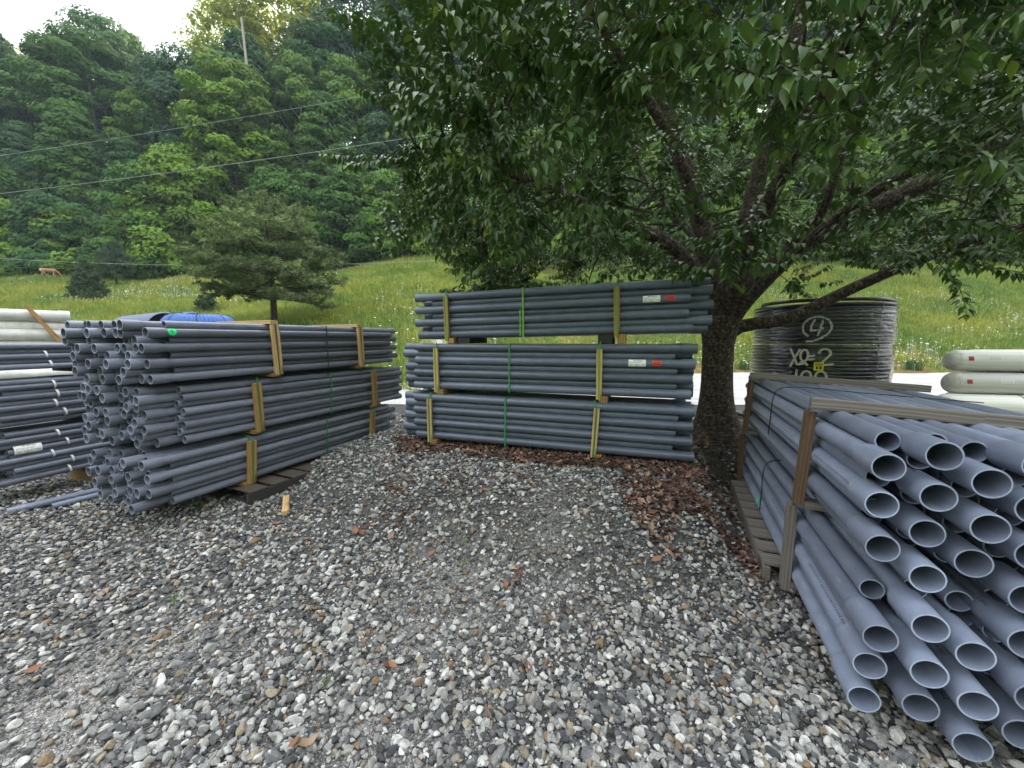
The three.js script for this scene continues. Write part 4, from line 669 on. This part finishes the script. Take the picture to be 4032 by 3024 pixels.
  const im = new THREE.InstancedMesh(lg, mLeaf, rest.length); im.name = 'foliage'; im.userData.kind = 'stuff'; im.castShadow = im.receiveShadow = true; rest.forEach((l, k) => { im.setMatrixAt(k, mk(l)); im.setColorAt(k, col(l[3])); }); T.add(im);
  console.log('cherry leaves', leaves.length, 'twigs', tw.length);
}

/* ------------------------------------------------------------------ forest trees */
function crownGeo(seed, H, W, base, lobes, per, size, kind) {
  const R = rng(seed), pos = [], col = [], L = [];
  for (let k = 0; k < lobes; k++) {                          // lobes sit on drooping branch tiers over the crown's volume
    const t = Math.pow((k + R()) / lobes, 0.9), y = lerp(base, H, t), prof = kind === 'cone' ? Math.pow(1 - t, 0.7) * 0.95 + 0.06 : kind === 'edge' ? Math.pow(1 - t, 0.45) : Math.sqrt(Math.max(0.02, 1 - Math.pow(Math.abs(t - 0.42) / 0.60, 2.2)));
    const a = k * 2.399 + R() * 0.9, r = W * prof * (0.45 + 0.6 * Math.sqrt(R())); L.push([r * Math.cos(a), y - 0.1 * r, r * Math.sin(a), (0.14 + 0.13 * R()) * W + 0.35, a]);
  }
  for (const [cx, cy, cz, lr, a] of L) { const tone = 0.70 + 0.6 * R(); for (let k = 0; k < per; k++) {
    const u = R() * 2 - 1, f = R() * 6.283, sr = Math.sqrt(1 - u * u), rr = lr * (0.55 + 0.5 * Math.sqrt(R())); const nx = sr * Math.cos(f), ny = u, nz = sr * Math.sin(f); if (ny < -0.45 && R() < 0.6) continue;
    const p = V(cx + nx * rr * 1.25, cy + ny * rr * 0.62, cz + nz * rr * 1.25), n = V(nx * 0.8 + 0.5 * Math.cos(a), 0.75 + ny * 0.5, nz * 0.8 + 0.5 * Math.sin(a)).add(V((R() - 0.5) * 1.5, (R() - 0.5) * 1.1, (R() - 0.5) * 1.5)).normalize();
    const t1 = V(R() - 0.5, R() - 0.5, R() - 0.5).cross(n).normalize(), t2 = n.clone().cross(t1), s = size * (0.6 + 0.8 * R()), dr = -0.3 * s;
    const A = p.clone().addScaledVector(t1, -s), B = p.clone().addScaledVector(t2, s * 0.8).addScaledVector(t1, 0.1 * s), C = p.clone().addScaledVector(t1, s * 0.8).addScaledVector(t2, -0.45 * s).add(V(0, dr, 0));
    for (const q of [A, B, C]) pos.push(q.x, q.y, q.z); const v = tone * (0.8 + 0.4 * R()); for (let i = 0; i < 3; i++) col.push(v, v, v);
  } }
  const g = new THREE.BufferGeometry(); g.setAttribute('position', new THREE.Float32BufferAttribute(pos, 3)); g.setAttribute('color', new THREE.Float32BufferAttribute(col, 3)); g.computeVertexNormals(); return g;
}
function trunkGeo(seed, H, r) { const R = rng(seed), P = [V(0, -1.2, 0), V((R() - 0.5) * 0.3, H * 0.3, (R() - 0.5) * 0.3), V((R() - 0.5) * 0.6, H * 0.6, (R() - 0.5) * 0.6), V((R() - 0.5) * 0.8, H * 0.92, (R() - 0.5) * 0.8)], list = [tube(P, r, r * 0.2, 10, 7)]; for (let k = 0; k < 6; k++) { const t = 0.3 + 0.1 * k, c = new THREE.CatmullRomCurve3(P).getPoint(t), a = R() * 6.28; list.push(tube([c, c.clone().add(V(Math.cos(a) * H * 0.09, H * 0.07, Math.sin(a) * H * 0.09)), c.clone().add(V(Math.cos(a) * H * 0.18, H * 0.13, Math.sin(a) * H * 0.18))], r * 0.35, r * 0.08, 5, 5)); } return merge(list); }
{
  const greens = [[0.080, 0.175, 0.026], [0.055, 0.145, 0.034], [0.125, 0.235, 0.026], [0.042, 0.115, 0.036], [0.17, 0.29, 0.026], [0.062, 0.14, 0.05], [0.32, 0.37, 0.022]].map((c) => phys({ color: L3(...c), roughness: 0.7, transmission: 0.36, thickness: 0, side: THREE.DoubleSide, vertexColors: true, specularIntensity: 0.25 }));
  const protos = [
    [crownGeo(1, 22, 5.2, 5, 62, 390, 0.235), trunkGeo(1, 22, 0.30)], [crownGeo(2, 26, 6.0, 7, 70, 390, 0.24), trunkGeo(2, 26, 0.34)], [crownGeo(3, 19, 4.6, 3, 56, 390, 0.225, 'cone'), trunkGeo(3, 19, 0.26)],
    [crownGeo(4, 24, 5.6, 4, 66, 390, 0.235, 'cone'), trunkGeo(4, 24, 0.3)], [crownGeo(5, 11, 4.2, 0.6, 52, 350, 0.185, 'edge'), trunkGeo(5, 11, 0.16)], [crownGeo(6, 8, 3.4, 0.5, 44, 350, 0.175, 'edge'), trunkGeo(6, 8, 0.12)], [crownGeo(7, 20, 4.4, 6, 46, 330, 0.22), trunkGeo(7, 20, 0.26)]];
  const R = rng(606); let n = 0;
  const put = (k, x, d, s, gi, label, group, pale) => { const y = terrain(x, -d) - 0.25, t = thing('forest_tree', label, 'tree', [x, y, -d], group); mesh('crown', protos[k][0], greens[gi], t); mesh('trunk', protos[k][1], pale ? mBarkPale : mBarkFar, t); t.scale.set(s * (0.9 + 0.25 * R()), s, s * (0.9 + 0.25 * R())); t.rotation.y = R() * 6.283; n++; return t; };
  const vis = (x, d) => x / d < 0.55;
  const edgeLabel = 'low leafy tree along the forest edge above the meadow', midLabel = 'tall broadleaf tree standing inside the wooded hillside', topLabel = 'tall tree near the ridge line of the wooded hillside';
  for (let a = -1.42; a < 1.4; a += 0.085) { const d = 47.5 + 2.4 * (R() - 0.5) + (a < -0.9 ? -1.0 : 0), x = a * d; put(R() < 0.5 ? 4 : 5, x, d, 0.8 + 0.5 * R(), (a > -0.1 ? [2, 4, 4, 2, 0] : [0, 2, 4, 0, 1])[Math.floor(R() * 5)], edgeLabel, 'trees along the forest edge'); }
  for (let a = -1.45; a < 1.4; a += 0.125) for (let q = 0; q < 2; q++) { const d = 52 + 6.5 * q + 3 * (R() - 0.5), x = (a + 0.06 * q) * d; put([0, 2, 6, 3][Math.floor(R() * 4)], x, d, (q ? 0.95 : 0.72) * (0.85 + 0.3 * R()), (a > -0.1 ? [2, 4, 2, 0, 4] : [0, 1, 2, 3, 5])[Math.floor(R() * 5)], midLabel, 'trees on the wooded hillside', R() < 0.4); }
  for (let a = -1.4; a < 1.35; a += 0.14) for (let q = 0; q < 2; q++) { const d = 67 + 9 * q + 4 * (R() - 0.5), x = (a + 0.07 * q) * d; const sk = a < -1.15 ? 0.74 : a < -0.88 ? 1.12 : a < -0.74 ? 0.78 : a < -0.52 ? 0.92 : a > 0.05 && a < 0.8 ? 1.75 : 1.25; if (a < -1.15 && q) continue; put([1, 3, 0, 1][Math.floor(R() * 4)], x, d, 0.9 * sk * (0.85 + 0.3 * R()), q && R() < 0.2 ? 6 : [1, 3, 5, 0, 2][Math.floor(R() * 5)], q ? topLabel : midLabel, q ? 'trees along the ridge' : 'trees on the wooded hillside', R() < 0.3); }  // right-hand ridge trees scaled up to keep the sun off the yard
  put(4, -42.5, 45.6, 0.8, 4, 'bright yellow green young tree at the forest edge', null); put(5, -51.5, 46.4, 1.0, 4, 'light green bushy tree at the forest edge beside the yellow green one', null);
  put(0, -36, 53, 1.0, 4, 'light green pointed tree rising above the forest edge', null);
  greens[6].transmission = 0.6;  // last leaf material: its yellow stands in for sunlight on ridge crowns
  put(0, -94, 75, 0.98, 6, 'tree top with sunlight painted into yellow green leaves on the ridge above the far left of the meadow', null); put(1, -50.5, 76, 1.06, 6, 'tree top with sunlight painted into yellow green leaves on the ridge beside the bare trunk', null); put(1, -40.5, 78, 1.22, 6, 'tallest tree with sunlight painted into yellow green leaves on the ridge near the cherry tree', null);
  // slim pale dead trunk showing above the crowns
  { const t = thing('bare_trunk', 'slim pale bare trunk rising out of the forest crowns', 'tree', [-35, terrain(-35, -55) - 0.3, -55]); mesh('trunk', tube([V(0, 0, 0), V(0.2, 12, 0), V(0.1, 20, 0.1), V(-0.3, 27.5, 0)], 0.30, 0.12, 20, 8), mBarkPale, t); for (let k = 0; k < 5; k++) { const y = 16 + 2.4 * k; mesh('limb', tube([V(0.1, y, 0), V(0.5 - 0.3 * k, y + 0.5, 0.2), V(0.9 - 0.5 * k, y + 1.4, 0.3)], 0.06, 0.02, 5, 5), mBarkPale, t); } }
  console.log('forest trees', n);
}

/* ------------------------------------------------------------------ pines and cedars on the meadow */
function needleTuft(seed, n, len) { const R = rng(seed), pos = []; for (let k = 0; k < n; k++) { const d = V(R() - 0.5, R() * 0.9 - 0.25, R() - 0.5).normalize(), s = V(R() - 0.5, R() - 0.5, R() - 0.5).cross(d).normalize().multiplyScalar(len * 0.10), o = d.clone().multiplyScalar(len * 0.1), e = d.clone().multiplyScalar(len * (0.6 + 0.4 * R())); pos.push(o.x - s.x, o.y - s.y, o.z - s.z, o.x + s.x, o.y + s.y, o.z + s.z, e.x, e.y, e.z); } const g = new THREE.BufferGeometry(); g.setAttribute('position', new THREE.Float32BufferAttribute(pos, 3)); g.computeVertexNormals(); return g; }
function conifer(name, label, x, d, H, W, tiers, seed, colr, openTop, tuftN, len) {
  const T = thing(name, label, 'tree', [x, terrain(x, -d) - 0.1, -d]), R = rng(seed), wood = [tube([V(0, -0.2, 0), V(0.05, H * 0.4, 0.05), V(-0.08, H * 0.75, 0), V(0, H, 0)], 0.045 * H * 0.62, 0.012 * H * 0.3, 14, 9)], tips = [];
  mesh('trunk', wood[0], mBark, T); const br = [];
  for (let k = 0; k < tiers; k++) {
    const t = (k + R() * 0.6) / tiers, y = H * lerp(openTop, 0.97, t), prof = openTop > 0.12 ? Math.pow(1 - t, 0.55) * (0.75 + 0.25 * Math.sin(t * 3.0)) : Math.pow(1 - t, 0.75), len2 = W * prof * (0.72 + 0.42 * R()) + 0.08, a = k * 2.4 + R(), tone = 0.6 + 0.8 * R(); const up = lerp(0.05, 0.5, t) + (R() - 0.5) * 0.5;
    const A = V(0, y, 0), B = V(Math.cos(a) * len2 * 0.55, y + up * len2 * 0.4, Math.sin(a) * len2 * 0.55), C = V(Math.cos(a) * len2, y + up * len2 * 0.75 - 0.06 * len2, Math.sin(a) * len2); br.push(tube([A, B, C], 0.006 * H * (1.1 - t), 0.006, 7, 5)); const c = new THREE.CatmullRomCurve3([A, B, C]);
    const m = Math.max(3, Math.round(len2 / 0.30)); for (let i = 1; i <= m; i++) { const q = c.getPoint(lerp(0.28, 1, i / m)); const fan = len2 * 0.30 * (1.15 - 0.75 * i / m) + 0.1; for (const s of [-1, 1]) { const e = q.clone().add(V(-Math.sin(a) * s * fan + Math.cos(a) * fan * 0.7, (R() - 0.35) * 0.5, Math.cos(a) * s * fan + Math.sin(a) * fan * 0.7)); br.push(tube([q, q.clone().lerp(e, 0.5).add(V(0, 0.03, 0)), e], 0.008, 0.004, 3, 3)); const z = Math.max(3, Math.round(fan / 0.11)); for (let w = 0; w <= z; w++) tips.push(Object.assign(q.clone().lerp(e, lerp(0.15, 1, w / z)).add(V((R() - 0.5) * 0.16, (R() - 0.3) * 0.16, (R() - 0.5) * 0.16)), { tone })); } }
  }
  mesh('branches', merge(br), mBark, T); const g = needleTuft(seed + 1, tuftN, len), im = new THREE.InstancedMesh(g, std({ roughness: 0.75, side: THREE.DoubleSide }), tips.length); im.name = 'foliage'; im.userData.kind = 'stuff'; im.castShadow = im.receiveShadow = true; const M = new THREE.Matrix4(), Q = new THREE.Quaternion(), E = new THREE.Euler();
  tips.forEach((p, k) => { E.set((R() - 0.5) * 0.8, R() * 6.28, (R() - 0.5) * 0.8); Q.setFromEuler(E); const s = 0.7 + 0.6 * R(); M.compose(p, Q, V(s, s, s)); im.setMatrixAt(k, M); const v = p.tone * (0.7 + 0.6 * R()); im.setColorAt(k, L3(colr[0] * v, colr[1] * v, colr[2] * v)); }); T.add(im); console.log(name, tips.length); return T;
}
conifer('pine_tree', 'broad dark pine with layered branches on the meadow behind the left stack', -11.0, 18.0, 5.9, 3.6, 66, 31, [0.14, 0.19, 0.065], 0.24, 15, 0.20);
conifer('small_cedar', 'small dense cedar shrub on the slope below the forest', -32.4, 30.0, 2.9, 0.95, 60, 33, [0.07, 0.12, 0.05], 0.06, 26, 0.17);
conifer('young_tree', 'slender young tree with a bare pale stem near the forest edge', -38.2, 38.0, 4.1, 1.25, 60, 35, [0.08, 0.135, 0.06], 0.27, 26, 0.22);
conifer('seedling_pine', 'tiny low seedling on the meadow beside the broad pine', -19.6, 25.0, 0.9, 0.6, 20, 37, [0.055, 0.095, 0.042], 0.10, 22, 0.14);

/* ------------------------------------------------------------------ grazing deer */
{
  const bones = [[[-0.48, 0.86, 0], 0.17, [0.0, 0.84, 0], 0.185], [[0, 0.84, 0], 0.185, [0.36, 0.86, 0], 0.18], [[0.36, 0.88, 0], 0.14, [0.62, 0.70, 0.02], 0.085], [[0.62, 0.70, 0.02], 0.085, [0.80, 0.42, 0.04], 0.065], [[0.80, 0.42, 0.04], 0.075, [0.93, 0.24, 0.05], 0.035], [[-0.52, 0.93, 0], 0.06, [-0.64, 0.80, 0], 0.03], [[0.78, 0.50, 0.07], 0.02, [0.72, 0.58, 0.17], 0.03], [[0.78, 0.50, -0.0], 0.02, [0.72, 0.58, -0.10], 0.03]];
  for (const [s, f] of [[1, 0.05], [-1, -0.06]]) { bones.push([[-0.44, 0.78, 0.09 * s], 0.13, [-0.40 + f, 0.55, 0.10 * s], 0.075], [[-0.40 + f, 0.55, 0.10 * s], 0.07, [-0.54 + f, 0.36, 0.10 * s], 0.034], [[-0.54 + f, 0.36, 0.10 * s], 0.032, [-0.50 + f, 0.03, 0.10 * s], 0.026]); bones.push([[0.36, 0.78, 0.09 * s], 0.10, [0.37 - f, 0.42, 0.10 * s], 0.042], [[0.37 - f, 0.42, 0.10 * s], 0.038, [0.36 - f, 0.03, 0.10 * s], 0.025]); }
  const N = 72, mc = new MarchingCubes(N, mStone, false, false, 60000); mc.isolation = 0; const half = 1.0, c0 = V(0.12, 0.62, 0);
  for (let z = 0; z < N; z++) for (let y = 0; y < N; y++) for (let x = 0; x < N; x++) {
    const p = V((x - N / 2) / (N / 2) * half + c0.x, (y - N / 2) / (N / 2) * half + c0.y, (z - N / 2) / (N / 2) * half + c0.z); let d = 1e3;
    for (const [a, ra, b, rb] of bones) { const ax = p.x - a[0], ay = p.y - a[1], az = p.z - a[2], bx = b[0] - a[0], by = b[1] - a[1], bz = b[2] - a[2], t = clamp((ax * bx + ay * by + az * bz) / (bx * bx + by * by + bz * bz)); const e = Math.hypot(ax - bx * t, ay - by * t, az - bz * t) - lerp(ra, rb, t), k = 0.045, h = clamp(0.5 + 0.5 * (d - e) / k); d = lerp(d, e, h) - k * h * (1 - h); }
    mc.field[x + y * N + z * N * N] = -d;
  }
  mc.update(); const cnt = mc.count, P = new Float32Array(mc.positionArray.slice(0, cnt * 3)), Nn = new Float32Array(mc.normalArray.slice(0, cnt * 3)), C = new Float32Array(cnt * 3);
  for (let i = 0; i < cnt; i++) { P[3 * i] = P[3 * i] * half + c0.x; P[3 * i + 1] = P[3 * i + 1] * half + c0.y; P[3 * i + 2] = P[3 * i + 2] * half + c0.z; const white = P[3 * i] < -0.52 && P[3 * i + 1] > 0.6 || P[3 * i + 1] < 0.72 && Math.abs(P[3 * i]) < 0.3; const c = white ? [0.55, 0.48, 0.40] : [0.38, 0.20, 0.10]; C.set(c, 3 * i); }
  const g = new THREE.BufferGeometry(); g.setAttribute('position', new THREE.BufferAttribute(P, 3)); g.setAttribute('normal', new THREE.BufferAttribute(Nn, 3)); g.setAttribute('color', new THREE.BufferAttribute(C, 3));
  const dx = -48.7, dd = 41.5, m = single('deer', g, std({ vertexColors: true, roughness: 0.9 }), 'reddish brown deer grazing on the meadow near the forest edge', 'deer'); m.position.set(dx, terrain(dx, -dd) + 0.06, -dd); m.rotation.y = 0.75;
}
renderer.render(scene, camera);
